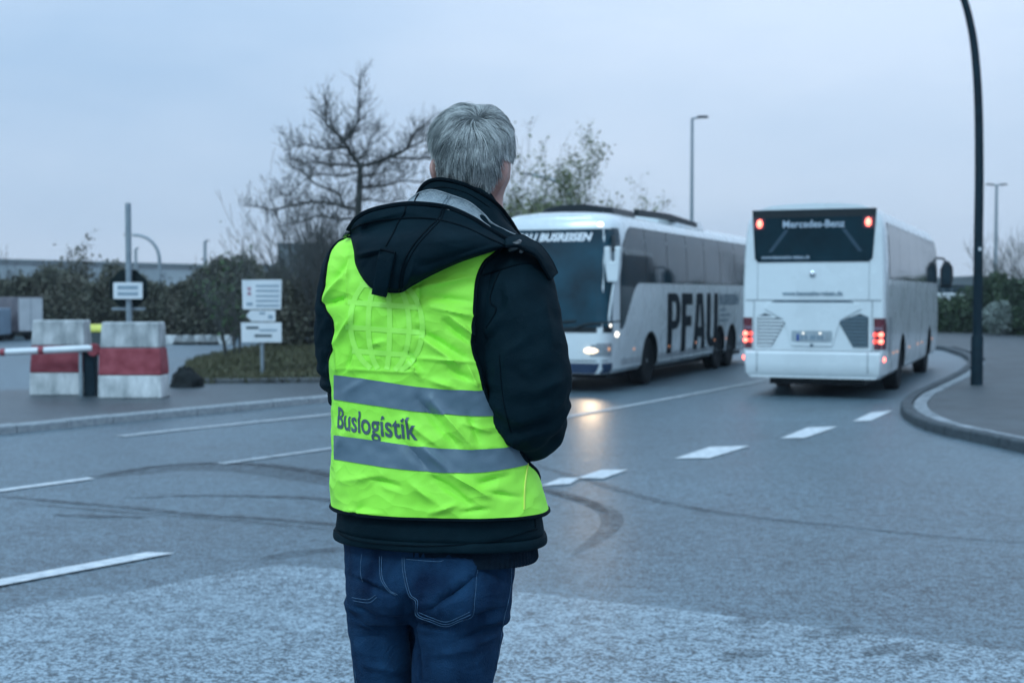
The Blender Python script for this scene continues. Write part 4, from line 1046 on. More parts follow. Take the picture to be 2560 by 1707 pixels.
# the bare tree with the spreading limbs, its limbs as they stand in the photograph
rnd = random.Random(11)
YT = 34.0
tb = P(893, 900, YT); tree = empty('bare_tree', (tb.x, YT, .40)); tag(tree, 'bare tree with crooked spreading limbs behind the man', 'tree')
off = Vector((tb.x, YT, .40))
def limb(pix, r0, r1, yo):
    n_ = len(pix); out = []
    for i, (a, b) in enumerate(pix):
        out.append(P(a, b, YT + yo * (i / (n_ - 1)) ** 1.2) - off)
    return out
tr = MB(); tr.tube([Vector((0, 0, -.1)), Vector((-.02, 0, 1.5)), P(897, 620, YT) - off, P(895, 539, YT) - off, P(899, 470, YT) - off, P(901, 415, YT) - off], [.14, .115, .10, .09, .08, .072], 10); tr.build('trunk', M_BARK, tree)
cw = MB()
LIMBS = [([(901, 415), (885, 395), (871, 373), (860, 351)], .085, .06, .3), ([(862, 355), (837, 328), (818, 313), (816, 279), (811, 234)], .06, .02, .6), ([(860, 355), (875, 336), (892, 309), (897, 275), (897, 238), (901, 185)], .06, .015, -.5),
    ([(901, 415), (939, 407), (976, 392), (1014, 373), (1033, 336), (1051, 320), (1062, 312)], .07, .02, -.9), ([(976, 394), (1020, 396), (1066, 396), (1110, 392)], .04, .015, .5), ([(1006, 378), (1040, 362), (1066, 350), (1095, 335)], .035, .012, 1.0),
    ([(901, 417), (863, 413), (826, 411), (781, 407), (740, 412)], .055, .015, .9), ([(868, 368), (840, 371), (811, 373), (766, 362), (735, 366)], .05, .014, -.8), ([(898, 470), (935, 467), (969, 463), (1006, 452), (1051, 456), (1090, 452)], .05, .014, .7),
    ([(895, 524), (870, 520), (833, 509), (781, 505), (750, 512), (712, 518), (675, 524), (640, 516), (622, 512)], .055, .010, -.6), ([(860, 512), (841, 482), (788, 460), (758, 430), (728, 415), (724, 381), (709, 332)], .045, .010, .8),
    ([(897, 400), (915, 385), (925, 350), (945, 325)], .04, .012, .8), ([(899, 440), (930, 440), (975, 425), (1010, 430)], .035, .01, -1.0), ([(896, 500), (930, 500), (970, 505), (1010, 495)], .035, .01, .9), ([(893, 545), (850, 548), (800, 540), (760, 552), (715, 560)], .04, .01, .7), ([(900, 430), (850, 440), (800, 436), (765, 448), (715, 490), (690, 470)], .035, .01, -.9)]
LIMBS = [(p_, a_ * .72, b_ * .8, c_) for p_, a_, b_, c_ in LIMBS]
for pix, r0, r1, yo in LIMBS:
    pts = limb(pix, r0, r1, yo); sp = [Vector(q) for q in spline([tuple(p) for p in pts], len(pts) * 4)]; m_ = len(sp)
    rad = [r0 + (r1 - r0) * i / (m_ - 1) for i in range(m_)]
    cw.tube(sp, rad, 6, caps=False)
    for i in range(1, m_):
        for _ in range(2 if r0 > .05 else 3):
            if rnd.random() < .85:
                d = (sp[i] - sp[i - 1]).normalized()
                q = Vector((rnd.gauss(0, 1), rnd.gauss(0, .8), rnd.gauss(.15, .8))).normalized()
                grow(cw, sp[i], d * .55 + q * .75 + Vector((0, 0, .2)), rnd.uniform(.25, .70) * (1 - .55 * i / m_), max(.006, rad[i] * .4), 2, rnd, .7, .25, 3, None, .0045, (1, 3))
cw.build('crown', M_BARK, tree, recalc=False)

def tree_of(name, px, pyb, Y, h, label, seed, depth=4, lean=0, leaf=None, nleaf=0, lsize=.12, stems=1, spread=.55, r=.09, fan=.25, bz=0.0, group=None):
    rnd = random.Random(seed); b = P(px, 800, Y); root = empty(name, (b.x, Y, bz)); tag(root, label, 'tree' if 'tree' in name else 'shrub', group)
    tips = []; tm = MB(); cm = MB()
    for s_ in range(stems):
        a = rnd.uniform(0, 2 * math.pi); d = Vector((math.cos(a) * fan * rnd.uniform(.3, 1.2) + lean, math.sin(a) * fan, 1)).normalized()
        hh = h * rnd.uniform(.75, 1.0); rr = r * rnd.uniform(.7, 1)
        st = Vector((math.cos(a) * .12 * (stems > 1), math.sin(a) * .12 * (stems > 1), -.05)); e = st + d * hh * .38
        tm.tube([st, st.lerp(e, .5) + Vector((rnd.gauss(0, .04), 0, 0)), e], [rr, rr * .85, rr * .7], 7)
        for q in range(rnd.randint(3, 5)):
            qd = (d + Vector((rnd.gauss(0, spread), rnd.gauss(0, spread), rnd.uniform(.1, .6)))).normalized()
            grow(cm, st.lerp(e, rnd.uniform(.55, 1)), qd, hh * rnd.uniform(.35, .55), rr * .55, depth - 1, rnd, spread, .25, 4, tips, .006, (2, 4))
        grow(cm, e, d, hh * .55, rr * .65, depth - 1, rnd, spread, .3, 4, tips, .006, (2, 4))
    tm.build('trunk', M_BARK, root); 
    cr_ = cm.build('crown', M_TWIG, root, recalc=False)
    if leaf and tips:
        T = np.array([tuple(t) for t in tips]); idx = rng.integers(0, len(T), nleaf); V, Fq = [], []
        leaves(V, Fq, T[idx] + rng.normal(0, lsize * 1.3, (nleaf, 3)), lsize, .2); o = np_mesh('leaves', V, Fq, leaf, cr_)
    return root
# leafing trees beyond the oncoming coach
GT = 'leafing trees beyond the coach'
tree_of('young_tree', 1448, 0, 60, 7.3, 'young leafing tree standing above the roof of the oncoming coach', 3, 4, .02, L_SPRING, 2600, .14, 1, .5, .11, group=GT)
tree_of('young_tree', 1395, 0, 63, 5.7, 'small leafing tree just left of the tree above the coach roof', 5, 4, .0, L_SPRING, 1800, .14, 2, .5, .10, group=GT)
tree_of('young_tree', 1525, 0, 62, 6.0, 'thin leafing tree farthest right above the coach roof', 8, 4, .06, L_SPRING, 1800, .13, 2, .45, .10, group=GT)
tree_of('young_tree', 1290, 0, 57, 5.7, 'upright leafing tree right beside the head of the man', 9, 4, .02, L_SPRING, 1700, .13, 3, .35, .10, .12, group=GT)
tree_of('young_tree', 1345, 0, 58, 5.4, 'slim leafing tree between the head of the man and the coach roof', 12, 4, .0, L_SPRING, 1500, .13, 2, .35, .09, .15, group=GT)
for i, (px, top, Y, wd, lab) in enumerate(((1310, 498, 52, 1.6, 'rounded green bush right behind the man\'s shoulder'), (1400, 520, 54, 1.3, 'smaller yellow green bush left of the coach roof hatch'))):
    c = P(px, top, Y); root = empty('leafy_bush', (c.x, Y, 0)); tag(root, lab, 'bush')
    V, Fq = [], []; n_ = 7000; q = rng.normal(size=(n_, 3)); q /= np.linalg.norm(q, axis=1)[:, None]; q *= (rng.random((n_, 1)) ** .35)
    lump = np.array([1 + .35 * noise.noise(Vector(v) * 2.2 + Vector((i * 9, 0, 0))) for v in q])[:, None]; hh = c.z
    leaves(V, Fq, q * lump * np.array([wd, wd * .8, hh * .5]) + np.array([0, 0, hh * .52]), .15)
    cr_ = np_mesh('crown', V, Fq, L_SPRING, root); mb = MB()
    for s_ in range(5): mb.tube([(0.1 * s_ - .2, 0, -.02), (.25 * s_ - .5, .1, hh * .4), (.4 * s_ - .8, .1, hh * .8)], [.06, .04, .015], 5)
    mb.build('trunk', M_BARK, root)
# bare multi stem shrubs under the tree
GS = 'bare shrubs under the crooked tree'
tree_of('bare_shrub', 772, 0, 36.0, 3.5, 'bare many stemmed shrub at the left shoulder of the man', 21, 4, -.02, None, 0, .1, 6, .38, .04, .38, .4, GS)
tree_of('bare_shrub', 728, 0, 37.0, 2.8, 'bare shrub leaning left above the sign boards', 22, 4, -.18, None, 0, .1, 5, .40, .035, .34, .4, GS)
tree_of('bare_shrub', 835, 0, 35.5, 3.3, 'bare shrub directly under the limbs of the crooked tree', 23, 4, .0, None, 0, .1, 5, .40, .04, .30, .4, GS)
# sapling with green leaves left of the sign boards
tree_of('leafy_sapling', 580, 0, 33.0, 2.6, 'leafy sapling with several thin stems left of the sign boards', 31, 3, 0, leafmat('sapling_leaf', (.02, .05, .015), (.04, .09, .03), (.08, .14, .05)), 380, .09, 5, .4, .035, .28, .1)
# far trees on the left skyline
tree_of('far_tree', 196, 0, 75, 3.7, 'small leafing tree rising over the thicket left of the tall pole', 41, 4, 0, L_BROWN, 1500, .2, 3, .5, .09, .2)
tree_of('far_tree', 22, 0, 70, 3.1, 'bare tree at the left edge above the trailers', 42, 4, 0, None, 0, .2, 3, .5, .08, .25)
tree_of('far_tree', 2545, 0, 62, 4.2, 'bare tree at the right edge behind the hedge', 44, 4, 0, None, 0, .2, 4, .5, .07, .3)
tree_of('far_tree', 2500, 0, 66, 3.5, 'low bare tree behind the hedge beside the twin lamp', 45, 4, 0, None, 0, .2, 4, .5, .06, .3)

# ---------------------------------------------------------------- lamps
def lamp_mast(name, px, pyb, Y, pyt, r, arm, label, m=M_GALV, base=0.0):
    b = P(px, 800, Y); z = P(px, pyt, Y).z - base; root = empty(name, (b.x, Y, base)); tag(root, label, 'lamp post')
    mb = MB(); mb.tube([(0, 0, 0), (0, 0, z * .5), (0, 0, z)], [r, r * .8, r * .6], 10); mb.build('mast', m, root)
    for a in arm:
        mb = MB(); mb.tube([(0, 0, z - .02), (a * .5, 0, z + .03), (a, 0, z + .06)], r * .4, 6); mb.build('lamp_arm', m, root)
        mb = MB(); mb.loft([[(a * .45 + q * a * .9, s1 * wq, z + .06 + s2 * .07) for s1, s2 in ((-1, -.6), (1, -.6), (1, .4), (.5, 1), (-.5, 1), (-1, .4))] for q, wq in ((0, .10), (.25, .16), (.8, .16), (1, .08))]); mb.build('lamp_head', M_DARKST, root)
    return root
lamp_mast('street_lamp', 1728, 0, 70, 296, .13, (.62,), 'tall single headed lamp post rising behind the oncoming coach')
lamp_mast('street_lamp', 2487, 0, 120, 463, .20, (.72, -.72), 'twin headed lamp post far off beside the dark curved mast')
lamp_mast('street_lamp', 514, 0, 150, 603, .28, (.35,), 'far lamp post on the left skyline above the thicket')
lamp_mast('street_lamp', 341, 0, 170, 622, .28, (.30,), 'farthest lamp post just right of the tall pole')
def curved_mast(pix, Y, r0, r1, base, label, m, pre, headside):
    root = empty('curved_lamp_mast', (P(*pre, Y).x, Y, base)); o0 = root.location.copy(); tag(root, label, 'lamp post')
    pts = [Vector((0, 0, 0))] + [P(a, b, Y) - o0 for a, b in pix]
    sp = [Vector(q) for q in spline([tuple(p) for p in pts], 60)]
    mb = MB(); mb.tube(sp, [r0 + (r1 - r0) * i / 59 for i in range(60)], 14); mb.build('mast', m, root)
    e = sp[-1]; d = (sp[-1] - sp[-3]).normalized(); mb = MB()
    mb.loft([[(e + d * t + Vector((0, s1 * wq, s2 * .06))) for s1, s2 in ((-1, -.6), (1, -.6), (1, .3), (.5, 1), (-.5, 1), (-1, .3))] for t, wq in ((-.1, .06), (.1, .15), (.6, .15), (.8, .05))]); mb.build('lamp_head', M_DARKST, root)
    return root
Yr = G(2443, 962, PAVZ).y
cm_ = curved_mast([(2444, 800), (2446, 600), (2448, 450), (2447, 300), (2443, 200), (2436, 120), (2426, 60), (2410, 0), (2380, -70), (2335, -135), (2270, -180), (2190, -200)], Yr, .095, .055, PAVZ, 'tall dark curved lamp mast on the paved corner at the right', M_DARKST, (2443, 850), -1)
mb = MB(); mb.lathe([(.0, 0), (.115, 0), (.115, .9), (.105, .95), (0, .95)], 16, 'z'); mb.build('mast_base', M_DARKST, cm_)
z9 = P(2446, 623, Yr).z - PAVZ; mb = MB(); mb.box((0, -.085, z9), (.045, .02, .06)); mb.build('mast_tag', M_SIGNW, cm_, smooth=False)
curved_mast([(399, 720), (399, 660), (396, 632), (386, 612), (370, 597), (350, 589), (333, 588)], 110, .17, .11, 0, 'pale curved lamp mast arching beside the tall pole', M_GALV, (399, 800), -1)
curved_mast([(1432, 560), (1430, 510), (1422, 484), (1405, 464), (1385, 452), (1355, 443), (1330, 438)], 80, .13, .09, 0, 'curved lamp mast among the leafing trees', M_GALV, (1432, 800), -1)

# ---------------------------------------------------------------- far structures
M_FARWALL = mat('far_concrete', (.22, .27, .31), .8, col2=(.30, .35, .39), vscale=.15)
M_FARDARK = mat('far_building_dark', (.10, .135, .155), .8, col2=(.16, .195, .215), vscale=.2)
YF = 210.0
vd = empty('viaduct', (P(250, 700, YF).x, YF, 0)); tag(vd, 'long pale viaduct on the left skyline beyond the thicket', 'viaduct'); ov = vd.location
def vpt(px, py, y=YF): return P(px, py, y) - ov
mb = MB(); mb.loft([[vpt(px, t), vpt(px, t) + Vector((0, 9, 0)), vpt(px, b) + Vector((0, 9, 0)), vpt(px, b)] for px, t, b in ((-2600, 622, 705), (-600, 645, 712), (0, 652, 714), (300, 660, 716), (720, 672, 718), (1200, 684, 720))]); mb.build('deck', M_FARWALL, vd, smooth=False)
mb = MB(); mb.loft([[vpt(px, t), vpt(px, t) + Vector((0, .3, 0)), vpt(px, b) + Vector((0, .3, 0)), vpt(px, b)] for px, t, b in ((-2600, 616, 622.5), (-600, 640, 645.5), (0, 647, 652.5), (300, 655, 660.5), (720, 667, 672.5), (1200, 679, 684.5))]); mb.v = [(a, b - .6, c) for a, b, c in mb.v]; mb.build('parapet', M_FARDARK, vd, smooth=False)
for px in (-1900, -1500, -1100, -760, -560, -380, -250, -120, 10, 120, 260, 400, 540, 680):
    zt_ = vpt(px, 672 + max(0, px) * .02).z; mb = MB(); mb.box((vpt(px, 700).x, 4.5, zt_ / 2), (1.3, 9.6, zt_)); mb.build('pier', M_FARWALL, vd, smooth=False)
def far_building(px0, px1, pyt, Y, dl, m, label, wins=0, name='building'):
    a, b = P(px0, pyt, Y), P(px1, pyt, Y); wd = b.x - a.x; root = empty(name, ((a.x + b.x) / 2, Y, 0)); tag(root, label, 'building')
    mb = MB(); mb.box((0, dl / 2, a.z / 2), (wd, dl, a.z)); mb.build('wall', m, root, smooth=False)
    mb = MB(); mb.box((0, dl / 2, a.z + .08), (wd + .3, dl + .3, .16)); mb.build('roof', M_FARDARK, root, smooth=False)
    for i in range(wins):
        mb = MB(); mb.box((-wd / 2 + wd * (i + .5) / wins, -.03, a.z * .72), (wd / wins * .55, .05, .9)); mb.build('window', M_GLASS, root, smooth=False)
    return root
far_building(694, 800, 612, 120, 12, M_FARDARK, 'dark flat roofed building behind the bare shrubs', 4)
far_building(592, 742, 667, 100, 8, mat('far_shed_grey', (.12, .16, .19), .7), 'long low grey shed behind the sign boards', 6)
far_building(2338, 2440, 712, 95, 6, mat('far_shed_blue', (.03, .06, .08), .7), 'long dark shed beyond the hedge at the right', 5, 'shed')
# white vans parked behind the right hedge
for px, Y, lab in ((2362, 74, 'white van beyond the hedge nearest to the departing coach'), (2432, 76, 'white van beyond the hedge beside the curved mast')):
    c = P(px, 733, Y); root = empty('parked_van', (c.x, Y, 0)); tag(root, lab, 'van', 'white vans beyond the hedge')
    mb = MB(); mb.loft([[(x, sx, z) for x, z in ((-2.3, .35), (2.3, .35), (2.35, 1.0), (1.75, 1.15), (1.15, 1.85), (-2.2, 1.90), (-2.35, 1.0))] for sx in (0, 1.8)]); bevel(mb.build('body', M_TRW, root, smooth=False), .06, 2)
    mb = MB(); mb.prism([(1.05, 1.2), (1.62, 1.2), (1.12, 1.75), (.3, 1.75), (.3, 1.2)], -.012, -.004, lambda u, v, h: (u, h, v)); mb.build('window', M_GLASS, root, smooth=False)
    for x in (-1.4, 1.45):
        for y in (.08, 1.72):
            mb = MB(); mb.lathe([(0, -.1), (.31, -.1), (.33, -.06), (.33, .06), (.31, .1), (0, .1)], 18, 'x'); mb.v = [(b_ + x, a_ + y, c_ + .33) for a_, b_, c_ in mb.v]; mb.build('wheel', M_RUBBER, root)
# distant wooded ridge and far spire on the right
def ridge(px0, px1, fn, Y, m, name, label):
    mb = MB(); rows = [[], []]
    for i in range(81):
        px = px0 + (px1 - px0) * i / 80; t = P(px, fn(px), Y); rows[0].append((t.x, Y, -2)); rows[1].append((t.x, Y, t.z))
    mb.grid(rows); o = mb.build(name, m, None, smooth=False); s_ = o.modifiers.new('solid', 'SOLIDIFY'); s_.thickness = 60; s_.offset = 1; return tag(o, label, 'hill', kind='structure')
ridge(1500, 9000, lambda p: 700 + 7 * math.sin(p * .02) + 4 * math.sin(p * .071 + 1), 420, mat('ridge_green', (.03, .05, .05), .9, var=.3, vscale=.05), 'hills', 'low dark wooded ridge on the right skyline')
ridge(-7000, 1300, lambda p: 688 + 9 * math.sin(p * .011 + 2) + 3 * math.sin(p * .06), 480, mat('ridge_green', (.03, .05, .05)), 'hills', 'low wooded ridge on the left skyline')
# ---------------------------------------------------------------- thin dusk haze
mb = MB(); mb.box((0, 500, 26), (2200, 1080, 56)); hz_o = mb.build('haze', None, None, smooth=False)
hm = bpy.data.materials.new('haze_volume'); hm.use_nodes = True; hm.node_tree.nodes.clear()
_o = hm.node_tree.nodes.new('ShaderNodeOutputMaterial'); _v = hm.node_tree.nodes.new('ShaderNodeVolumePrincipled')
_v.inputs['Color'].default_value = (.80, .90, 1.0, 1); _v.inputs['Density'].default_value = .00045; _v.inputs['Anisotropy'].default_value = .2
hm.node_tree.links.new(_v.outputs[0], _o.inputs['Volume']); hz_o.data.materials.append(hm); tag(hz_o, 'thin blue dusk haze over the whole place', 'haze', kind='stuff')
# ================================================================== THE MAN (seen from behind)
YM = 2.70                                     # depth of his silhouette
M_SKIN = mat('skin', (.34, .175, .145), .5, col2=(.46, .27, .23), vscale=22, bump=.12, bscale=160)
M_JACKET = mat('softshell_black', (.0014, .0090, .0140), .75, col2=(.0034, .0150, .0220), vscale=11, bump=.22, bscale=380, spec=.07)
M_JACKET2 = mat('softshell_trim', (.0010, .0055, .0090), .7, var=.2, vscale=14, bump=.06, bscale=300, spec=.06)
M_FLEECE = mat('grey_fleece', (.20, .25, .28), .95, col2=(.31, .36, .39), vscale=60, bump=.6, bscale=260, sheen=.3)
M_VEST = mat('hi_vis_fabric', (.325, .88, .060), .6, col2=(.400, .95, .090), vscale=4, bump=.10, bscale=700, spec=.3)
M_VESTL = mat('hi_vis_show_through', (.405, .96, .10), .5, var=.03, vscale=8, bump=.1, bscale=700, sheen=.3)
M_BAND = mat('reflective_band', (.095, .150, .195), .45, col2=(.120, .180, .228), vscale=16, bump=.12, bscale=500)
M_PRINT = mat('vest_print_grey', (.070, .115, .135), .5, var=.12, vscale=30)
M_SEAMY = mat('vest_piping_yellow', (.62, .80, .10), .55)
M_DENIM = mat('denim_dark_blue', (.0020, .0110, .0330), .85, spec=.10, col2=(.0110, .0450, .1020), vscale=13, bump=.45, bscale=480, detail=10, stretch=(1, 1, .5))
M_STITCH = mat('denim_stitch', (.03, .09, .17), .7, var=.4, vscale=160)
M_KNIT = mat('ribbed_knit_navy', (.004, .011, .020), .95, spec=.1, var=.3, vscale=30, bump=.3, bscale=300)
M_SHOE = mat('shoe_leather', (.02, .02, .022), .5, var=.3, vscale=9)
M_TOGGLE = mat('toggle_plastic', (.03, .04, .045), .25, var=.2, vscale=20, coat=.5)

def crumple(m, scale, dist, strength=.5):
    n = m.node_tree.nodes; l = m.node_tree.links; b = n['Principled BSDF']
    tcn = n.new('ShaderNodeTexCoord'); mpn = n.new('ShaderNodeMapping'); mpn.inputs['Rotation'].default_value = (0, .6, 0); mpn.inputs['Scale'].default_value = (1.0, 1.0, 1.9)
    wv = n.new('ShaderNodeTexNoise'); wv.inputs['Scale'].default_value = 9; l.new(tcn.outputs['Object'], wv.inputs['Vector'])
    ad = n.new('ShaderNodeMix'); ad.data_type = 'RGBA'; ad.blend_type = 'ADD'; ad.inputs['Factor'].default_value = .12
    l.new(tcn.outputs['Object'], ad.inputs['A']); l.new(wv.outputs['Color'], ad.inputs['B']); l.new(ad.outputs['Result'], mpn.inputs[0])
    vo = n.new('ShaderNodeTexVoronoi'); vo.inputs['Scale'].default_value = scale; l.new(mpn.outputs[0], vo.inputs['Vector'])
    bp = n.new('ShaderNodeBump'); bp.inputs['Strength'].default_value = strength; bp.inputs['Distance'].default_value = dist; l.new(vo.outputs['Distance'], bp.inputs['Height'])
    old = b.inputs['Normal'].links[0].from_socket if b.inputs['Normal'].links else None
    if old: l.new(old, bp.inputs['Normal'])
    l.new(bp.outputs[0], b.inputs['Normal'])
crumple(M_VEST, 15, .012, .45); crumple(M_JACKET, 13, .012, .30); crumple(M_DENIM, 22, .008, .35)
def ridge_fn(lst):
    L = [(np.array(a, float), np.array(b, float), w, h) for a, b, w, h in lst]
    def f(px, py):
        px = np.asarray(px, float); py = np.asarray(py, float); s = np.zeros(px.shape)
        for a, b, w, h in L:
            ab = b - a; t = np.clip(((px - a[0]) * ab[0] + (py - a[1]) * ab[1]) / (ab @ ab + 1e-9), 0, 1)
            d2 = (px - a[0] - ab[0] * t) ** 2 + (py - a[1] - ab[1] * t) ** 2
            s = s + h * (.45 * np.exp(-d2 / w ** 2) + .60 * np.exp(-np.sqrt(d2) * 1.7 / w)) * (0.35 + 0.65 * np.sin(math.pi * np.clip(t, .03, .97)))
        return s
    return f
def proj_np(V):
    dy_, dz = V[..., 1], V[..., 2] - CAMZ; f = dy_ * CP - dz * SP; u = dy_ * SP + dz * CP
    return 1280 + FPX * V[..., 0] / f, 853.5 - FPX * u / f
# torso silhouette: photo row, left, right, half depth, centre depth shift
TORSO = [(440, 1085, 1215, .075, .045), (480, 1055, 1232, .085, .035), (520, 1030, 1248, .092, .025), (552, 985, 1262, .097, .015), (575, 925, 1285, .100, .01), (597, 868, 1305, .104, .0), (617, 836, 1322, .108, 0), (642, 822, 1332, .113, -.004), (680, 813, 1332, .120, -.006),
         (720, 809, 1335, .128, -.006), (765, 812, 1322, .135, -.006), (808, 826, 1310, .139, -.004), (874, 834, 1298, .140, 0), (936, 838, 1292, .139, 0), (1000, 841, 1294, .139, 0), (1082, 840, 1304, .141, 0), (1148, 838, 1319, .144, 0), (1206, 838, 1338, .147, 0), (1262, 840, 1353, .150, 0), (1300, 838, 1358, .152, 0), (1345, 834, 1362, .153, 0)]
_zt = [P(1065, r_[0], YM).z for r_ in TORSO]
_tc = {}
def torso_at(z):
    k = round(z * 1e5)
    if k not in _tc: _tc[k] = torso_raw(z)
    return _tc[k]
def torso_raw(z):
    """centre x, half width, half depth, centre y at height z"""
    py = float(np.interp(-z, [-q for q in _zt], [r_[0] for r_ in TORSO]))
    L_, R_, b, s = interp(TORSO, py)
    xl, xr = P(L_, py, YM).x, P(R_, py, YM).x
    return (xl + xr) / 2, (xr - xl) / 2, b, YM + s, py
def tpoint(th, z, off=0.0, n=2.35):
    """th = 0 on the right silhouette, pi/2 on the back (towards the camera), pi on the left"""
    cx, a, b, cy, py = torso_at(z)
    c, s = math.cos(th), math.sin(th)
    x = math.copysign(abs(c) ** (2 / n), c); y = math.copysign(abs(s) ** (2 / n), s)
    yaw = .035 * x                              # his right side is nearer to the camera
    return Vector((cx + (a + off) * x, cy - (b + off) * y - yaw, z))
def z_of(py, Y=YM - .13): return P(1065, py, Y).z

person_parts = {}
# ---------------------------------------------------------------- body: one continuous skin mesh
def blobring(c, a, b, n=24, tilt=0.0, e=2.0, ydir=1):
    out = []
    for k in range(n):
        t = 2 * math.pi * k / n; cs, sn = math.cos(t), math.sin(t)
        out.append(Vector((c[0] + a * math.copysign(abs(cs) ** (2 / e), cs), c[1] + b * math.copysign(abs(sn) ** (2 / e), sn), c[2] + tilt * sn)))
    return out
HC = P(1180, 372, 2.705)                      # middle of the skull
def hz(py): return P(1180, py, 2.69).z
def tube_rings(mb, pts, n=14):
    """pts: (x,y,z,r) spline tube"""
    sp = spline(pts, len(pts) * 5); mb.tube([Vector(q[:3]) for q in sp], [max(.003, float(q[3])) for q in sp], n)
body = MB()
# skull and face: rows (photo y, half width, back extent, front extent, x shift)
HEADROWS = [(270, .012, .012, .012, 0), (274, .036, .036, .036, 0), (285, .053, .058, .058, 0), (303, .067, .077, .080, 0), (330, .0755, .091, .094, 0), (360, .079, .0965, .100, 0), (392, .079, .0945, .101, .001), (420, .0775, .088, .102, .003), (446, .074, .078, .100, .006), (470, .063, .068, .099, .009), (492, .056, .061, .097, .012), (512, .054, .058, .086, .015), (532, .057, .060, .058, .018), (556, .063, .064, .050, .018), (585, .075, .07, .05, .01), (610, .11, .085, .06, 0)]
rings = []
for py, a, bb, fr, sx in HEADROWS:
    z = hz(py); ring = []; cx = HC.x + sx * .6; cy = HC.y + .012 + (0.0 if py < 470 else -.0)
    for k in range(40):
        t = 2 * math.pi * k / 40; cs, sn = math.cos(t), math.sin(t)
        y = cy + (fr if sn > 0 else bb) * math.copysign(abs(sn) ** .92, sn)
        x = cx + a * math.copysign(abs(cs) ** .92, cs)
        # face relief on the far side
        if sn > .55 and 380 < py < 520:
            u = (x - cx) / .07
            nose = math.exp(-(u / .16) ** 2) * (.022 * math.exp(-((py - 444) / 14) ** 2) + .010 * math.exp(-((py - 424) / 16) ** 2))
            eye = -.010 * (math.exp(-((u - .48) / .24) ** 2) + math.exp(-((u + .48) / .24) ** 2)) * math.exp(-((py - 410) / 11) ** 2)
            mouth = .005 * math.exp(-(u / .34) ** 2) * (math.exp(-((py - 468) / 6) ** 2) + math.exp(-((py - 478) / 6) ** 2)); brow = .005 * math.exp(-((py - 396) / 8) ** 2)
            chin = .008 * math.exp(-(u / .4) ** 2) * math.exp(-((py - 496) / 9) ** 2)
            y += nose + eye + mouth + brow + chin
        ring.append((x, y, z))
    rings.append(ring)
body.loft(rings)
# ears
def ear(px0, py0, px1, py1, side, Y, wd):
    top, bot = P(px0, py0, Y), P(px1, py1, Y); n_ = 12; rings = []
    for i in range(n_ + 1):
        t = i / n_; p = top.lerp(bot, t); s_ = math.sin(math.pi * min(.96, max(.05, t * .92 + .05))) ** .55
        out = wd * (1 - .30 * t) * s_; dep = .026 * s_ * (1 - .25 * t)
        ring = []
        for k in range(12):
            a = 2 * math.pi * k / 12; u = math.cos(a); v = math.sin(a)
            ring.append(Vector((p.x + side * (-.016 + out * .55 * (1 + u) - .004), p.y + .002 + dep * v + u * side * 0 - .010 * (1 + u), p.z)))
        rings.append(ring)
    body.loft(rings)
ear(1276, 400, 1256, 493, 1, 2.690, .024)
ear(1066, 400, 1080, 474, -1, 2.695, .018)
# neck into the trunk, trunk, legs, arms under the clothes
def tz(z, k=.86): cx, a, b, cy, _ = torso_at(z); return blobring((cx, cy, z), a * k, b * k, 28, 0, 2.3)
body.loft([tz(z_of(p, YM), k) for p, k in ((560, .55), (600, .72), (640, .80), (760, .84), (900, .84), (1050, .80), (1200, .80), (1330, .78))])
GZ = gz(0, 2.7)
LEGR = [(P(1138, 1400, 2.655), .088, .095), (P(1142, 1500, 2.650), .098, .098), (P(1142, 1600, 2.650), .092, .092), (P(1130, 1710, 2.655), .082, .083)]
LEGL = [(P(985, 1400, 2.745), .085, .095), (P(968, 1500, 2.750), .088, .095), (P(962, 1600, 2.755), .074, .084), (P(966, 1710, 2.76), .066, .076)]
def legdown(lst, dx):
    p, a, b = lst[-1]
    return lst + [(Vector((p.x + dx * .4, p.y + .01, .97)), .070, .072), (Vector((p.x + dx * .6, p.y + .005, .86)), .066, .070), (Vector((p.x + dx, p.y - .01, .68)), .066, .070), (Vector((p.x + dx, p.y - .005, GZ + .09)), .060, .068)]
LEGR, LEGL = legdown(LEGR, .0), legdown(LEGL, .0)
for lg in (LEGR, LEGL): body.loft([blobring(p, a * .82, b * .82, 20) for p, a, b in lg])
ARMR = [(1278, 655, 2.655, .070), (1288, 720, 2.625, .078), (1298, 790, 2.600, .081), (1310, 870, 2.590, .084), (1318, 940, 2.585, .085), (1322, 1000, 2.590, .083), (1318, 1052, 2.622, .076), (1296, 1066, 2.70, .066), (1262, 1050, 2.79, .058), (1215, 1030, 2.87, .050), (1175, 1018, 2.92, .044)]
ARML = [(905, 640, 2.745, .066), (884, 700, 2.752, .070), (872, 780, 2.765, .070), (868, 850, 2.775, .069), (872, 910, 2.785, .067), (888, 962, 2.810, .062), (930, 1000, 2.870, .056), (985, 1008, 2.93, .050), (1030, 1008, 2.965, .044)]
def arm_pts(A, k): return [(*P(a, b, c), r_ * k) for a, b, c, r_ in A]
for A in (ARMR, ARML): tube_rings(body, arm_pts(A, .66), 14)
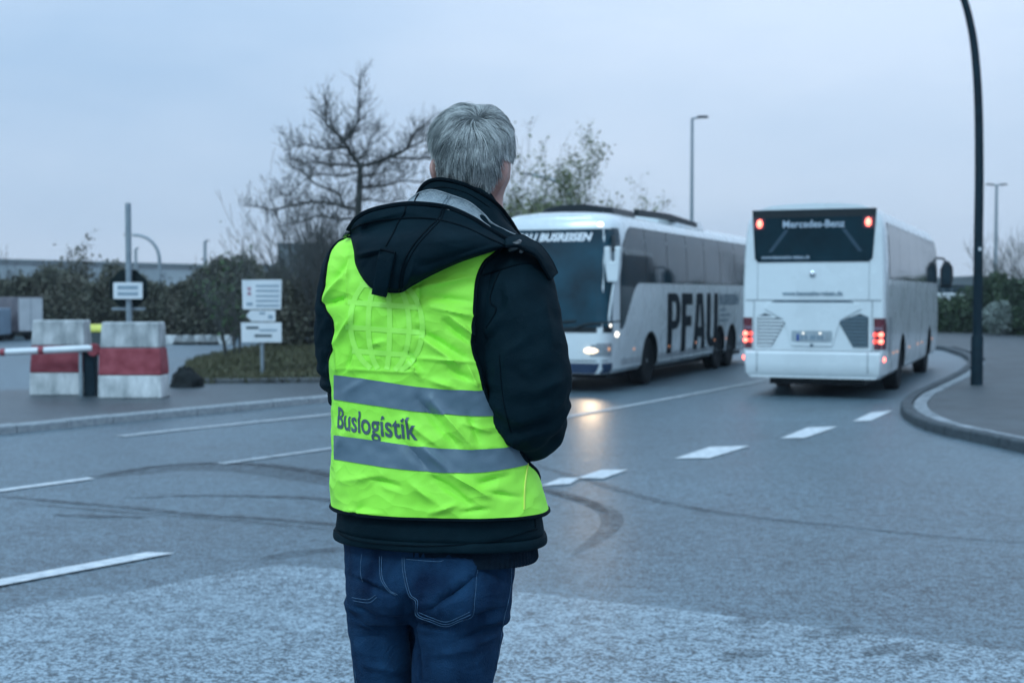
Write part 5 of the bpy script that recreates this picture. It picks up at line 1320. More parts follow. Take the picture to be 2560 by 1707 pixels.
# hands folded in front of the belly
def hand(p, d, side, palm_n):
    d = d.normalized(); n_ = palm_n.normalized(); w_ = d.cross(n_).normalized() * side
    rings = []
    for t, a, b in ((-.02, .026, .020), (.02, .032, .017), (.06, .040, .015), (.095, .040, .013)):
        c = p + d * t; rings.append([c + w_ * a * math.cos(2 * math.pi * k / 14) + n_ * b * math.sin(2 * math.pi * k / 14) for k in range(14)])
    body.loft(rings)
    for i, (o, ln) in enumerate(((-.029, .062), (-.010, .074), (.010, .070), (.028, .056))):
        q = p + d * .088 + w_ * o; k1 = q + d * ln * .5 + n_ * .012; k2 = k1 + d * ln * .30 + n_ * .020; k3 = k2 + d * ln * .06 + n_ * .022
        body.tube([q, k1, k2, k3], [.0092, .0085, .0078, .0060], 8)
    q = p + d * .02 - w_ * .034; body.tube([q, q - w_ * .022 + d * .026 + n_ * .008, q - w_ * .026 + d * .055 + n_ * .016, q - w_ * .022 + d * .072 + n_ * .020], [.0125, .0110, .0095, .0065], 8)
eR, eL = P(1175, 1018, 2.92), P(1030, 1008, 2.965)
hand(eR, Vector((-.85, .35, .02)), 1, Vector((0.25, -.2, -.9))); hand(eL, Vector((.85, .25, -.05)), -1, Vector((-.25, -.2, -.9)))
person = body.build('person', M_SKIN, None)
rm = person.modifiers.new('remesh', 'REMESH'); rm.mode = 'VOXEL'; rm.voxel_size = .0045; rm.use_smooth_shade = True
sm_ = person.modifiers.new('smooth', 'SMOOTH'); sm_.factor = .5; sm_.iterations = 3
evaluated(person)
person.data.materials.clear(); person.data.materials.append(M_SKIN)
tag(person, 'grey haired man from behind in black hooded jacket, bright green safety vest and jeans', 'person')
def bvh_of(*objs):
    V, Fc = [], []
    for o in objs:
        k = len(V); V += [v.co.copy() for v in o.data.vertices]; Fc += [[i + k for i in p.vertices] for p in o.data.polygons]
    return BVHTree.FromPolygons(V, Fc)
# eyes on the hidden face
for u in (-.033, .033):
    c = Vector((HC.x + u, HC.y + .100, hz(410))); mb = MB(); mb.loft([[c + Vector((.012 * math.cos(2 * math.pi * k / 12) * math.sin(a), .012 * math.cos(a), .012 * math.sin(2 * math.pi * k / 12) * math.sin(a))) for k in range(12)] for a in [math.pi * (i + .03) / 8.06 for i in range(9)]])
    mb.build('eye', mat('eye_white', (.7, .7, .7), .2), person)

# ---------------------------------------------------------------- jeans
jb = MB()
JROWS = [(1320, 846, 1292, .128, 0), (1370, 853, 1289, .134, 0), (1416, 857, 1287, .142, -.004), (1450, 860, 1284, .146, -.008), (1480, 860, 1282, .144, -.008), (1510, 864, 1278, .134, -.002), (1545, 872, 1272, .110, .01)]
rings = []
for py, L_, R_, b, s in JROWS:
    xl, xr = P(L_, py, YM), P(R_, py, YM); c = (xl.x + xr.x) / 2; a = (xr.x - xl.x) / 2; ring = []
    for k in range(64):
        t = 2 * math.pi * k / 64; cs, sn = math.cos(t), math.sin(t)
        x = a * math.copysign(abs(cs) ** .88, cs); y = b * math.copysign(abs(sn) ** .88, sn)
        if sn < 0:   # buttocks, and the cleft between
            u = x / a; cl = math.exp(-((u + .22) / .10) ** 2) * sstep((py - 1400) / 110)
            y += .030 * cl - .012 * math.exp(-((u - .30) / .34) ** 2) * sstep((py - 1370) / 90) - .006 * math.exp(-((u + .65) / .25) ** 2) * sstep((py - 1390) / 80)
        ring.append((c + x, YM + s + y - .045 * (x / a), xl.z))
    rings.append(ring)
jb.loft(rings)
for lg in (LEGR, LEGL): jb.loft([blobring(p, a, b, 36, 0, 2.2) for p, a, b in lg])
jeans = jb.build('jeans', M_DENIM, person)
rm = jeans.modifiers.new('remesh', 'REMESH'); rm.mode = 'VOXEL'; rm.voxel_size = .005
sm_ = jeans.modifiers.new('smooth', 'SMOOTH'); sm_.factor = .5; sm_.iterations = 9
evaluated(jeans)
def c3(x, y): return (800 + x / 3.431, 1250 + y / 3.431)
JF = ridge_fn([(c3(950, 930), c3(1350, 640), 9, -.010), (c3(830, 900), c3(1010, 880), 8, .004), (c3(1000, 830), c3(1250, 660), 8, .005), (c3(780, 1060), c3(1060, 1110), 7, -.009), (c3(800, 1090), c3(1100, 1130), 8, .006),
    (c3(260, 640), c3(640, 820), 7, -.010), (c3(240, 620), c3(560, 750), 9, .006), (c3(280, 900), c3(470, 1020), 8, -.009), (c3(230, 880), c3(330, 960), 10, .007), (c3(470, 1020), c3(760, 1030), 8, -.006), (c3(280, 1030), c3(560, 1110), 9, .005),
    (c3(1300, 1030), c3(1580, 930), 8, -.007), (c3(1330, 1080), c3(1600, 1000), 9, .006), (c3(1200, 1200), c3(1580, 1080), 9, -.006), (c3(1280, 1240), c3(1560, 1150), 9, .004), (c3(780, 1010), c3(850, 1560), 7, -.016), (c3(740, 830), c3(790, 1030), 8, -.014),
    (c3(300, 1180), c3(600, 1160), 9, -.004), (c3(960, 1330), c3(1400, 1260), 10, .004), (c3(350, 1400), c3(720, 1480), 10, .005), (c3(480, 500), c3(520, 650), 7, -.003), (c3(1400, 560), c3(1620, 700), 9, -.005)])
_jc = np.empty(len(jeans.data.vertices) * 3, np.float32); jeans.data.vertices.foreach_get('co', _jc); _jp = proj_np(_jc.reshape(-1, 3).astype(float)); _jh = JF(*_jp)
_jn = [v.normal.copy() for v in jeans.data.vertices]
for _i, v in enumerate(jeans.data.vertices):
    nrm = _jn[_i]
    if nrm.y < .35:
        h = _jh[_i] if 1340 < _jp[1][_i] < 1760 else 0.0
        v.co += nrm * (1.5 * h + .0020 * noise.noise(Vector((v.co.x * 26, v.co.y * 26, v.co.z * 44))) + .0030 * noise.noise(v.co * 9))
    elif v.co.z < 1.2: v.co += nrm * .004 * noise.noise(v.co * 14)
jeans.data.update()
jeans.data.polygons.foreach_set('use_smooth', [True] * len(jeans.data.polygons))
jeans.data.materials.clear(); jeans.data.materials.append(M_DENIM)
JB = bvh_of(jeans)
def cast(bvh, px, py, off=0.0):
    d = ray(px, py).normalized(); h = bvh.ray_cast(CAM, d)
    if h[0] is None: return None
    n_ = h[1]; n_ = n_ if n_.dot(d) < 0 else -n_
    return h[0] + n_ * off
def drape_line(name, bvh, pix, r, m, parent, off=.0008, n=40, sub=5):
    pts = [cast(bvh, float(a), float(b), off) for a, b in spline(pix, n)]; pts = [p for p in pts if p is not None]
    # drop jumps in depth
    out = [pts[0]] if pts else []
    for p in pts[1:]:
        if (p - out[-1]).length < .05: out.append(p)
    if len(out) < 3: return None
    mb = MB(); mb.tube(out, r, sub); return mb.build(name, m, parent)
def drape_poly(name, bvh, left, right, n, k, off, m, parent, thick_=.0, ripple=None):
    """patch between two pixel polylines (same direction)"""
    a, b = spline(left, n), spline(right, n); rows = []
    for i in range(n):
        row = []
        for j in range(k):
            q = a[i] * (1 - j / (k - 1)) + b[i] * (j / (k - 1)); e = min(i, n - 1 - i, j, k - 1 - j)
            p = cast(bvh, float(q[0]), float(q[1]), off * (1 if e > 0 else .15))
            row.append(p if p is not None else (row[-1] if row else Vector((0, 2.6, 1))))
        rows.append(row)
    mb = MB(); mb.grid(rows); return mb.build(name, m, parent, smooth=60)
pk = drape_poly('back_pocket', JB, [c3(705, 490), c3(715, 620), c3(760, 800), c3(818, 868), c3(826, 985), c3(860, 1010)], [c3(1370, 490), c3(1345, 640), c3(1330, 800), c3(1318, 900), c3(1306, 985), c3(1290, 1005)], 46, 34, .0042, M_DENIM, jeans)
tip = drape_poly('back_pocket', JB, [c3(832, 988), c3(960, 1045), c3(1075, 1080)], [c3(1300, 988), c3(1190, 1035), c3(1085, 1080)], 14, 24, .0042, M_DENIM, jeans)
J2 = bvh_of(jeans, pk, tip)
for pix in ([c3(705, 490), c3(715, 620), c3(760, 806), c3(822, 868), c3(826, 985), c3(950, 1040), c3(1080, 1080), c3(1200, 1035), c3(1306, 990), c3(1325, 860), c3(1345, 640), c3(1370, 490)],
            [c3(722, 490), c3(732, 620), c3(776, 800), c3(838, 862), c3(842, 975), c3(960, 1025), c3(1080, 1062), c3(1195, 1020), c3(1292, 978)],
            [c3(850, 960), c3(960, 1005), c3(1080, 1040), c3(1190, 1000), c3(1285, 955)],
            [c3(360, 460), c3(350, 560), c3(352, 640), c3(368, 700)], [c3(530, 480), c3(530, 600), c3(545, 690), c3(600, 770), c3(665, 808)], [c3(512, 480), c3(514, 600), c3(528, 690), c3(585, 770), c3(650, 812)],
            [c3(1640, 515), c3(1638, 700), c3(1615, 860), c3(1580, 1000), c3(1545, 1200), c3(1510, 1450), c3(1495, 1600)],
            [c3(286, 858), c3(360, 872), c3(430, 874), c3(488, 832)], [c3(276, 832), c3(360, 846), c3(420, 848), c3(478, 812)], [c3(300, 1450), c3(320, 1600)], [c3(740, 505), c3(1000, 525), c3(1060, 515)]):
    drape_line('stitching', J2, pix, .0008, M_STITCH, jeans, .0008, 70, 4)
# shoes
for lg in (LEGR, LEGL):
    p = lg[-1][0]; mb = MB()
    rings = []
    for y, a, h in ((-.085, .024, .05), (-.07, .036, .075), (-.02, .041, .085), (.05, .042, .080), (.11, .048, .065), (.17, .046, .050), (.205, .030, .035), (.215, .010, .02)):
        rings.append([Vector((p.x + a * math.cos(t), p.y + y, GZ + .005 + h * .5 + h * .5 * math.sin(t))) for t in [2 * math.pi * k / 20 for k in range(20)]])
    mb.loft(rings); mb.build('shoe', M_SHOE, person)

# ---------------------------------------------------------------- sweater hem under the jacket
mb = MB(); rings = []
for py, g in ((1300, 0), (1340, 0), (1372, .002), (1380, .003), (1386, 0), (1386, -.012)):
    z = P(1200, py, YM).z; xl, xr = P(905, py, YM).x, P(1341, py, YM).x; c = (xl + xr) / 2; a = (xr - xl) / 2 + g; ring = []
    for k in range(360):
        t = 2 * math.pi * k / 360; cs, sn = math.cos(t), math.sin(t); rib = 1 + (.006 * math.sin(k * math.pi / 2) if py > 1310 else 0)
        ring.append((c + a * rib * math.copysign(abs(cs) ** .85, cs), YM + .142 * rib * math.copysign(abs(sn) ** .85, sn) - .035 * cs, z))
    rings.append(ring)
mb.loft(rings); mb.build('sweater_hem', M_KNIT, person)

# ---------------------------------------------------------------- jacket: trunk
def c1(x, y): return (780 + x / 2.751, 230 + y / 2.751)
def c2(x, y): return (780 + x / 2.412, 750 + y / 2.412)
NT = 200
zrows = [P(1065, p, YM).z for p in list(np.linspace(452, 1330, 130))]
rings = []
hem0 = P(1065, 1322, YM).z; hem1 = P(1065, 1346, YM).z
zrows += [hem0 + (hem1 - hem0) * t for t in (.0, .1, .2, .35, .5, .65, .8, .92, 1.0)]
zrows = sorted(set(zrows), reverse=True)
for z in zrows:
    t = (hem0 - z) / (hem0 - hem1); bul = .0042 * math.sin(math.pi * min(1, max(0, t))) ** .35 if t > 0 else (-.003 if t > -.12 else 0.0)
    ring = []
    for k in range(NT):
        th = 2 * math.pi * k / NT; p = tpoint(th, z, bul)
        p += Vector((.004 * noise.noise(Vector((p.x * 8, p.z * 11, 2.0))), -.004 * noise.noise(Vector((p.x * 9, p.z * 14, 7.0))), .0))
        ring.append(p)
    rings.append(ring)
last = rings[-1]; cen = sum(last, Vector()) / NT
rings.append([p.lerp(cen, .06) + Vector((0, 0, .006)) for p in last]); rings.append([p.lerp(cen, .10) + Vector((0, 0, .03)) for p in last])
jb = MB(); jb.loft(rings); jacket = jb.build('jacket', M_JACKET, person, smooth=70)

# ---------------------------------------------------------------- sleeves
def sleeve(A, folds, seed, name):
    sp = spline([(*P(a, b, c), r_) for a, b, c, r_ in A], 110); N = 72; rings = []; dirs = []; pts = [Vector(q[:3]) for q in sp]; acc = None
    for i, q in enumerate(sp):
        t = (pts[min(i + 1, 109)] - pts[max(i - 1, 0)]).normalized()
        acc = Vector((1, 0, 0)) if acc is None else acc
        a = (acc - t * acc.dot(t)).normalized(); acc = a; b = t.cross(a); ring = []
        for k in range(N):
            th = 2 * math.pi * k / N; dr = a * math.cos(th) + b * math.sin(th)
            r_ = float(q[3]); s = i / 109
            wr = .0045 * noise.noise(Vector((math.cos(th) * 1.3, math.sin(th) * 1.3, s * 9 + seed))) + .0030 * noise.noise(Vector((math.cos(th) * 2.6, math.sin(th) * 2.6, s * 24 + seed)))
            wr += .0055 * math.exp(-((s - .60) / .12) ** 2) * math.sin(s * 95 + 2.2 * math.sin(th * 2 + seed))   # gathers at the elbow
            p = pts[i] + dr * (r_ + wr)
            ring.append(p); dirs.append(dr)
        rings.append(ring)
    fo = folds(*proj_np(np.array([[tuple(p) for p in r_] for r_ in rings]))).ravel()
    for q_, (i_, k_) in enumerate(((i_, k_) for i_ in range(len(rings)) for k_ in range(N))):
        if dirs[q_].y < .3: rings[i_][k_] = rings[i_][k_] + dirs[q_] * 1.4 * float(fo[q_])
    c_ = pts[-1]; rings.append([c_ + (p - c_) * .8 for p in rings[-1]])
    mb = MB(); mb.loft(rings); return mb.build(name, M_JACKET, jacket, smooth=80)
FR = ridge_fn([(c2(1040, 220), c2(1180, 60), 12, .006), (c2(1000, 280), c2(1130, 180), 9, -.005), (c2(1150, 330), c2(1280, 240), 9, .004), (c2(1130, 340), c2(1130, 560), 7, -.003), (c2(1290, 60), c2(1330, 250), 10, .005), (c2(1400, 20), c2(1440, 260), 12, .004),
    (c2(1180, 860), c2(1420, 780), 9, .006), (c2(1160, 820), c2(1400, 730), 9, -.005), (c2(1250, 900), c2(1480, 820), 8, -.004), (c2(1330, 560), c2(1540, 480), 12, .005), (c2(1450, 640), c2(1520, 560), 8, -.006), (c2(1200, 420), c2(1330, 520), 10, -.004), (c1(1330, 1330), c1(1390, 1560), 8, .006), (c1(1440, 1230), c1(1470, 1420), 7, .005), (c1(1300, 1300), c1(1290, 1500), 7, -.004)])
FL = ridge_fn([(c2(40, 250), c2(100, 100), 8, .004), (c2(60, 420), c2(110, 330), 8, -.004), (c2(90, 120), c2(100, 500), 6, .004)])
slr = sleeve(ARMR, FR, 1.0, 'sleeve'); sll = sleeve(ARML, FL, 5.0, 'sleeve')
JK = bvh_of(jacket, slr, sll)
for pix in ([c1(1180, 1260), c1(1290, 1225), c1(1400, 1190), c1(1480, 1180), c1(1560, 1195), c1(1610, 1240)],):
    drape_line('seam', JK, pix, .0022, M_JACKET2, jacket, .0003, 50, 6)
drape_line('seam', JK, [c1(1300, 1215), c1(1250, 1330), c1(1225, 1440), c2(1110, 60), c2(1050, 170)], .0018, M_JACKET2, jacket, .0002, 50, 6)
drape_line('seam', JK, [c2(1130, 330), c2(1140, 480), c2(1160, 640), c2(1200, 800)], .0014, M_JACKET2, jacket, .0002, 40, 5)
drape_line('seam', JK, [c3(110, 250), c3(300, 345), c3(700, 388), c3(1100, 388), c3(1500, 345), c3(1860, 250)], .0016, M_JACKET2, jacket, .0004, 90, 5)
drape_line('seam', JK, [c3(1840, 110), c3(1846, 235)], .0014, M_JACKET2, jacket, .0004, 20, 5)

# ---------------------------------------------------------------- safety vest
VOFF = .0125
VT, VBOT = 588, 1262          # silhouette rows of shoulder and hem
# visible armhole edges on the back, as photo pixels
EDGE_R = [c1(1300, 1083), c1(1240, 1130), c1(1190, 1170), c1(1150, 1250), c1(1130, 1350), c1(1118, 1560), c2(985, 100), c2(968, 200), c2(975, 300), c2(1012, 420), c2(1045, 560), c2(1110, 690), c2(1180, 800), c2(1250, 900)]
EDGE_L = [c1(250, 1000), c1(170, 1045), c1(118, 1130), c1(84, 1330), c1(78, 1440), c1(100, 1500), c1(140, 1565), c2(133, 160), c2(137, 240)]
def th_of(px, z):
    """angle on the back of the torso that projects to px at height z"""
    lo, hi = .02, math.pi - .02
    for _ in range(34):
        m = (lo + hi) / 2
        if proj(tpoint(m, z, VOFF))[0] > px: lo = m
        else: hi = m
    return (lo + hi) / 2
def edge_table(pix):
    out = []
    for a, b in [tuple(q) for q in spline(pix, 80)]:
        Y = YM - .10
        for _ in range(3):
            z = P(a, b, Y).z; th = th_of(a, z); Y = tpoint(th, z, VOFF).y
        out.append((z, th))
    out.sort(); return out
TR, TL = edge_table(EDGE_R), edge_table(EDGE_L)
zR0, zL0 = TR[0][0], TL[0][0]
VF = ridge_fn([(c2(820, 95), c2(975, 215), 11, .007), (c2(800, 130), c2(960, 260), 9, -.005), (c2(640, 180), c2(910, 340), 11, -.006), (c2(660, 230), c2(880, 390), 10, .005), (c2(640, 350), c2(980, 375), 6, .0035), (c2(590, 360), c2(650, 470), 8, .005), (c2(560, 300), c2(640, 400), 8, -.005),
    (c2(830, 420), c2(960, 480), 10, -.005), (c2(940, 400), c2(1000, 540), 9, .005), (c2(700, 480), c2(860, 530), 10, .004),
    (c2(640, 600), c2(870, 870), 14, -.0075), (c2(720, 600), c2(960, 880), 13, .0065), (c2(560, 720), c2(760, 880), 12, .005), (c2(900, 740), c2(1060, 790), 7, .0035), (c2(940, 690), c2(1010, 850), 9, -.004), (c2(560, 860), c2(700, 1020), 13, -.005), (c2(650, 870), c2(830, 1030), 12, .005),
    (c2(735, 1070), c2(950, 1225), 11, -.0085), (c2(840, 1050), c2(1060, 1180), 12, .007), (c2(980, 1120), c2(1180, 1060), 12, -.005), (c2(600, 1110), c2(760, 1230), 13, .005), (c2(1050, 1160), c2(1250, 1190), 8, -.004), (c2(720, 1285), c2(860, 1235), 8, .005), (c2(900, 1280), c2(1060, 1260), 7, -.004),
    (c2(350, 1080), c2(520, 1120), 8, -.004), (c2(180, 1090), c2(420, 1060), 10, .003), (c2(200, 1270), c2(420, 1290), 8, .004), (c2(230, 1300), c2(300, 1250), 6, -.004),
    (c2(140, 280), c2(260, 60), 9, .005), (c2(150, 150), c2(150, 420), 5, .0035), (c2(200, 420), c2(240, 300), 8, -.004), (c2(350, 270), c2(440, 250), 7, .003), (c2(160, 415), c2(700, 440), 5, .002), (c2(130, 1000), c2(180, 800), 8, .003), (c2(200, 560), c2(330, 480), 12, .003),
    (c1(80, 1440), c1(230, 1250), 10, .006), (c1(100, 1460), c1(230, 1415), 7, -.006), (c1(250, 1100), c1(240, 1450), 5, .0025), (c1(120, 1330), c1(250, 1150), 9, -.004), (c1(700, 1350), c1(1100, 1270), 9, .004), (c1(760, 1400), c1(1090, 1440), 10, -.004), (c1(740, 1300), c1(730, 1560), 6, -.003), (c1(820, 1480), c1(1100, 1540), 9, .005), (c1(640, 1360), c1(760, 1310), 8, -.005)])
ZT, ZB = P(1065, VT, YM).z, P(1065, VBOT, YM).z
NV, NB, NF = 190, 230, 60
rows_b, rows_f = [], []
def vest_p(th, z, wr=True):
    p = tpoint(th, z, VOFF)
    if wr and math.sin(th) > -.1:
        nrm = Vector((math.cos(th) * .6, -max(.2, math.sin(th)), 0)).normalized(); vnorm.append(nrm)
        p += nrm * (.0040 * noise.noise(Vector((p.x * 13 + p.z * 8, p.z * 17 - p.x * 6, 3))) + .0016 * noise.noise(Vector((p.x * 40 + p.z * 18, p.z * 46 - p.x * 20, 8))))
    elif wr: vnorm.append(None)
    return p
vnorm = []
for i in range(NV + 1):
    t = i / NV; z = ZB + (ZT - ZB) * t
    thR = -.30 if z < zR0 else float(np.interp(z, [q[0] for q in TR], [q[1] for q in TR]))
    if z < zR0: thR = -.30 + (float(TR[0][1]) + .30) * sstep((z - (zR0 - .10)) / .10) 
    thL = math.pi + .30 if z < zL0 else float(np.interp(z, [q[0] for q in TL], [q[1] for q in TL]))
    if z < zL0: thL = math.pi + .30 + (float(TL[0][1]) - math.pi - .30) * sstep((z - (zL0 - .09)) / .09)
    rows_b.append([vest_p(thR + (thL - thR) * k / NB, z) for k in range(NB + 1)])
    fR = thR if z < zR0 - .10 else -.30 - .55 * sstep((z - zR0 + .10) / .12); fL = -math.pi + .30 if z < zL0 - .09 else -math.pi + .30 + .55 * sstep((z - zL0 + .09) / .12)
    rows_f.append([vest_p(fR + (fL - fR) * k / NF, z, False) for k in range(NF + 1)])
_vf = VF(*proj_np(np.array([[tuple(p) for p in r_] for r_ in rows_b]))).ravel(); _q = 0
for r_ in rows_b:
    for k in range(len(r_)):
        if vnorm[_q] is not None: r_[k] = r_[k] + vnorm[_q] * max(-.0105, 2.2 * float(_vf[_q]))
        _q += 1
mb = MB(); mb.grid(rows_b); mb.grid(rows_f); vest = mb.build('safety_vest', M_VEST, person, smooth=80)
VB = bvh_of(vest); VROWS = rows_b
# dark binding along armholes and hem
mb = MB(); mb.tube([r_[0] for r_ in rows_b if r_[0].z > zR0 - .10], .0042, 6); mb.build('binding', M_JACKET2, vest)
mb = MB(); mb.tube([r_[-1] for r_ in rows_b if r_[0].z > zL0 - .09], .0038, 6); mb.build('binding', M_JACKET2, vest)
mb = MB(); mb.tube([p + Vector((0, 0, -.003)) for p in rows_b[0][::3]], .0042, 6); mb.build('binding', M_JACKET2, vest)
drape_line('side_piping', VB, [c2(1300, 985), c2(1282, 1120), c2(1278, 1262)], .0020, M_SEAMY, vest, .0006, 40, 6)
# reflective bands: follow the cloth between two photo curves
NB2 = 150
def band(top, bot, px0, px1, name='reflective_band', m=M_BAND, k=16, off=.0018, n=NB2, prot=True):
    ft = lambda x: float(np.interp(x, [q[0] for q in top], [q[1] for q in top])); fb = lambda x: float(np.interp(x, [q[0] for q in bot], [q[1] for q in bot]))
    rows = []
    for j in range(k):
        row = []
        for i in range(n):
            x = px0 + (px1 - px0) * i / (n - 1); y = ft(x) + (fb(x) - ft(x)) * j / (k - 1)
            p = cast(VB, x, y, off); row.append(p)
        first = next(p for p in row if p is not None)
        for i in range(n):
            if row[i] is None: row[i] = row[i - 1] if i else first
        rows.append(row)
    mb = MB(); mb.grid(rows); return mb.build(name, m, vest, smooth=80)
sp_ = lambda pts: [tuple(q) for q in spline(pts, 60)]
band(sp_([(830, 936), (840, 937), (940, 951), (1037, 966), (1120, 973), (1210, 976), (1300, 972)]), sp_([(830, 997), (842, 999), (946, 1015), (1037, 1028), (1120, 1036), (1209, 1040), (1300, 1036)]), 836, 1285)
band(sp_([(830, 1087), (840, 1088), (940, 1101), (1037, 1115), (1153, 1123), (1230, 1121), (1273, 1117), (1345, 1100)]), sp_([(830, 1147), (838, 1148), (920, 1161), (987, 1171), (1112, 1181), (1195, 1181), (1260, 1173), (1319, 1161), (1345, 1152)]), 836, 1340)
# lettering laid on the cloth by arc length from the left edge
def row_at(z):
    i = (z - ZB) / (ZT - ZB) * NV; i0 = max(0, min(NV - 1, int(i))); f = i - i0
    return [tpoint(.25 + (math.pi + .05) * k / 299, z, VOFF) for k in range(300)]
vs, fs = text_mesh('Buslogistik', 1.0, .016, 0, 1.0, 'LEFT', 4)
mnx, mxx = min(v[0] for v in vs), max(v[0] for v in vs)
capy = max(v[1] for v in vs)
BASE0, BASE1, CAPH = P(846, 1066, 2.66), P(1044, 1094, 2.585), .0405
r0 = row_at((BASE0.z + BASE1.z) / 2)
sl = [0.0]
for a, b in zip(r0, r0[1:]): sl.append(sl[-1] + (b - a).length)
pxs = [proj(p)[0] for p in r0]
iL = min(range(len(r0)), key=lambda i: abs(pxs[i] - 1044)); iM = next((i for i in range(iL, len(r0)) if pxs[i] < 847), len(r0) - 1)
sR, sL = sl[iL], sl[iM]                         # arc positions (arc runs right to left)
cache = {}
def on_vest(s, z, off):
    key = round(z * 20000)
    if key not in cache:
        r_ = row_at(z); q = [0.0]
        for a, b in zip(r_, r_[1:]): q.append(q[-1] + (b - a).length)
        # anchor arc length at the right end of the word
        px_ = [proj(p)[0] for p in r_]; i0 = min(range(len(r_)), key=lambda i: abs(px_[i] - 1044)); cache[key] = (r_, q, q[i0] - sR)
    r_, q, sh = cache[key]; s = s + sh
    i = max(1, min(len(q) - 1, int(np.searchsorted(q, s)))); f = (s - q[i - 1]) / (q[i] - q[i - 1] + 1e-9); p = r_[i - 1].lerp(r_[i], min(1, max(0, f)))
    t = (r_[i] - r_[i - 1]).normalized(); nrm = t.cross(Vector((0, 0, 1))).normalized()
    nrm = nrm if nrm.dot(p - CAM) < 0 else -nrm
    h = VB.ray_cast(p + nrm * .05, -nrm, .12)
    return (h[0] if h[0] is not None else p) + nrm * off
def subdiv(vs, fs, maxl):
    bm = bmesh.new(); bv = [bm.verts.new((a, b, 0)) for a, b in vs]
    for f in fs:
        try: bm.faces.new([bv[i] for i in f])
        except ValueError: pass
    for _ in range(3):
        ed = [e for e in bm.edges if e.calc_length() > maxl]
        if not ed: break
        bmesh.ops.subdivide_edges(bm, edges=ed, cuts=1); bmesh.ops.triangulate(bm, faces=bm.faces)
    bm.verts.index_update(); out = [(v.co.x, v.co.y) for v in bm.verts], [tuple(v.index for v in f.verts) for f in bm.faces]; bm.free(); return out
vs, fs = subdiv(vs, fs, .12)
wtot = sL - sR; slope = (BASE1.z - BASE0.z)
VP_ = []
for u, v in vs:
    t = (u - mnx) / (mxx - mnx); VP_.append(on_vest(sL - wtot * t, BASE0.z + slope * t + v / capy * CAPH * 1.04, .0016))
mb = MB(); mb.add(VP_, fs); mb.build('vest_lettering', M_PRINT, vest, smooth=False)
# faint globe of show-through bars
gc = (956, 812); gr_ = 122
def gpt(lon, lat): return (gc[0] + gr_ * .86 * math.sin(lon) * math.cos(lat) + 6, gc[1] - gr_ * math.sin(lat) + 8 * math.sin(lon) * math.cos(lat))
def bar(pix, wpx, name='emblem_bar'):
    sp = [np.array(q) for q in spline(pix, 30)]; rows = []
    for i, p in enumerate(sp):
        t = sp[min(i + 1, 29)] - sp[max(i - 1, 0)]; t = t / np.linalg.norm(t); q = np.array((-t[1], t[0])) * wpx / 2
        row = [cast(VB, *(p + q * s), .0010) for s in (-1, 0, 1)]
        if all(r_ is not None for r_ in row): rows.append(row)
    if len(rows) > 2: mb = MB(); mb.grid(rows); mb.build(name, M_VESTL, vest, smooth=80)
for lon in (-.95, -.40, .12, .62, 1.12): bar([gpt(lon, l) for l in np.linspace(-1.15, 1.15, 9)], 13)
for lat in (-.62, -.10, .42, .9): bar([gpt(l, lat) for l in np.linspace(-1.25, 1.25, 9)], 13)
#bar([(gc[0] + 6 + gr_ * .92 * math.sin(a), gc[1] - gr_ * 1.0 * math.cos(a) + 6 * math.sin(a)) for a in np.linspace(.5, 2.6, 14)], 16)

# ---------------------------------------------------------------- hood lying on the back
TOP = [c1(252, 950), c1(300, 880), c1(370, 832), c1(480, 797), c1(640, 772), c1(800, 776), c1(950, 802), c1(1100, 868), c1(1220, 945), c1(1330, 1010), c1(1430, 1050)]
BOT = [c1(262, 985), c1(286, 1090), c1(300, 1190), c1(360, 1300), c1(440, 1365), c1(600, 1382), c1(690, 1335), c1(830, 1258), c1(1000, 1180), c1(1180, 1118), c1(1340, 1070)]
UN, VN = 120, 70
tp, bt = spline(TOP, UN), spline(BOT, UN)
HF = ridge_fn([(c1(300, 1125), c1(470, 1085), 7, .010), (c1(310, 1155), c1(480, 1110), 7, -.009), (c1(330, 905), c1(640, 820), 9, .004), (c1(640, 820), c1(1200, 960), 9, .003), (c1(610, 1360), c1(650, 1150), 8, -.006), (c1(650, 1360), c1(700, 1150), 8, .005), (c1(560, 1000), c1(900, 930), 18, .006), (c1(700, 1050), c1(1100, 1010), 20, .004), (c1(750, 1200), c1(1250, 1040), 10, -.005), (c1(800, 1240), c1(1200, 1090), 9, .005), (c1(330, 1000), c1(520, 930), 12, .005), (c1(360, 1050), c1(520, 990), 10, -.004), (c1(340, 1230), c1(420, 1120), 9, -.005), (c1(900, 900), c1(1200, 1010), 9, .004), (c1(500, 900), c1(700, 980), 10, -.003)])
TBV = bvh_of(jacket, vest, slr, sll)
def hood_p(i, j):
    u = i / (UN - 1); v = j / (VN - 1); q = tp[i] * (1 - v) + bt[i] * v
    yb = float(_yb[j, i])
    rim = 2.612 + .075 * abs(u - .42) ** 1.6 * 2.6 if True else 0
    yv = rim * (1 - sstep(v * 1.6)) + yb * sstep(v * 1.6)
    bul = (.020 + .055 * math.sin(math.pi * min(1, max(0, v * .92 + .04))) ** .75) * math.sin(math.pi * min(.985, max(.015, u * .96 + .02))) ** .55
    Y = min(yv, yb - .004) - bul * (1 if v < .97 else .35)
    Y -= float(_hf[j, i]) + .003 * noise.noise(Vector((q[0] * .02, q[1] * .028, 4)))
    return P(float(q[0]), float(q[1]), Y)
_hq = np.array([[tp[i] * (1 - j / (VN - 1)) + bt[i] * (j / (VN - 1)) for i in range(UN)] for j in range(VN)]); _hf = HF(_hq[..., 0], _hq[..., 1])
_yb = np.full((VN, UN), np.nan)
for j in range(VN):
    for i in range(UN):
        b_ = cast(TBV, float(_hq[j, i, 0]), float(_hq[j, i, 1]))
        if b_ is not None and b_.y < 2.72: _yb[j, i] = b_.y
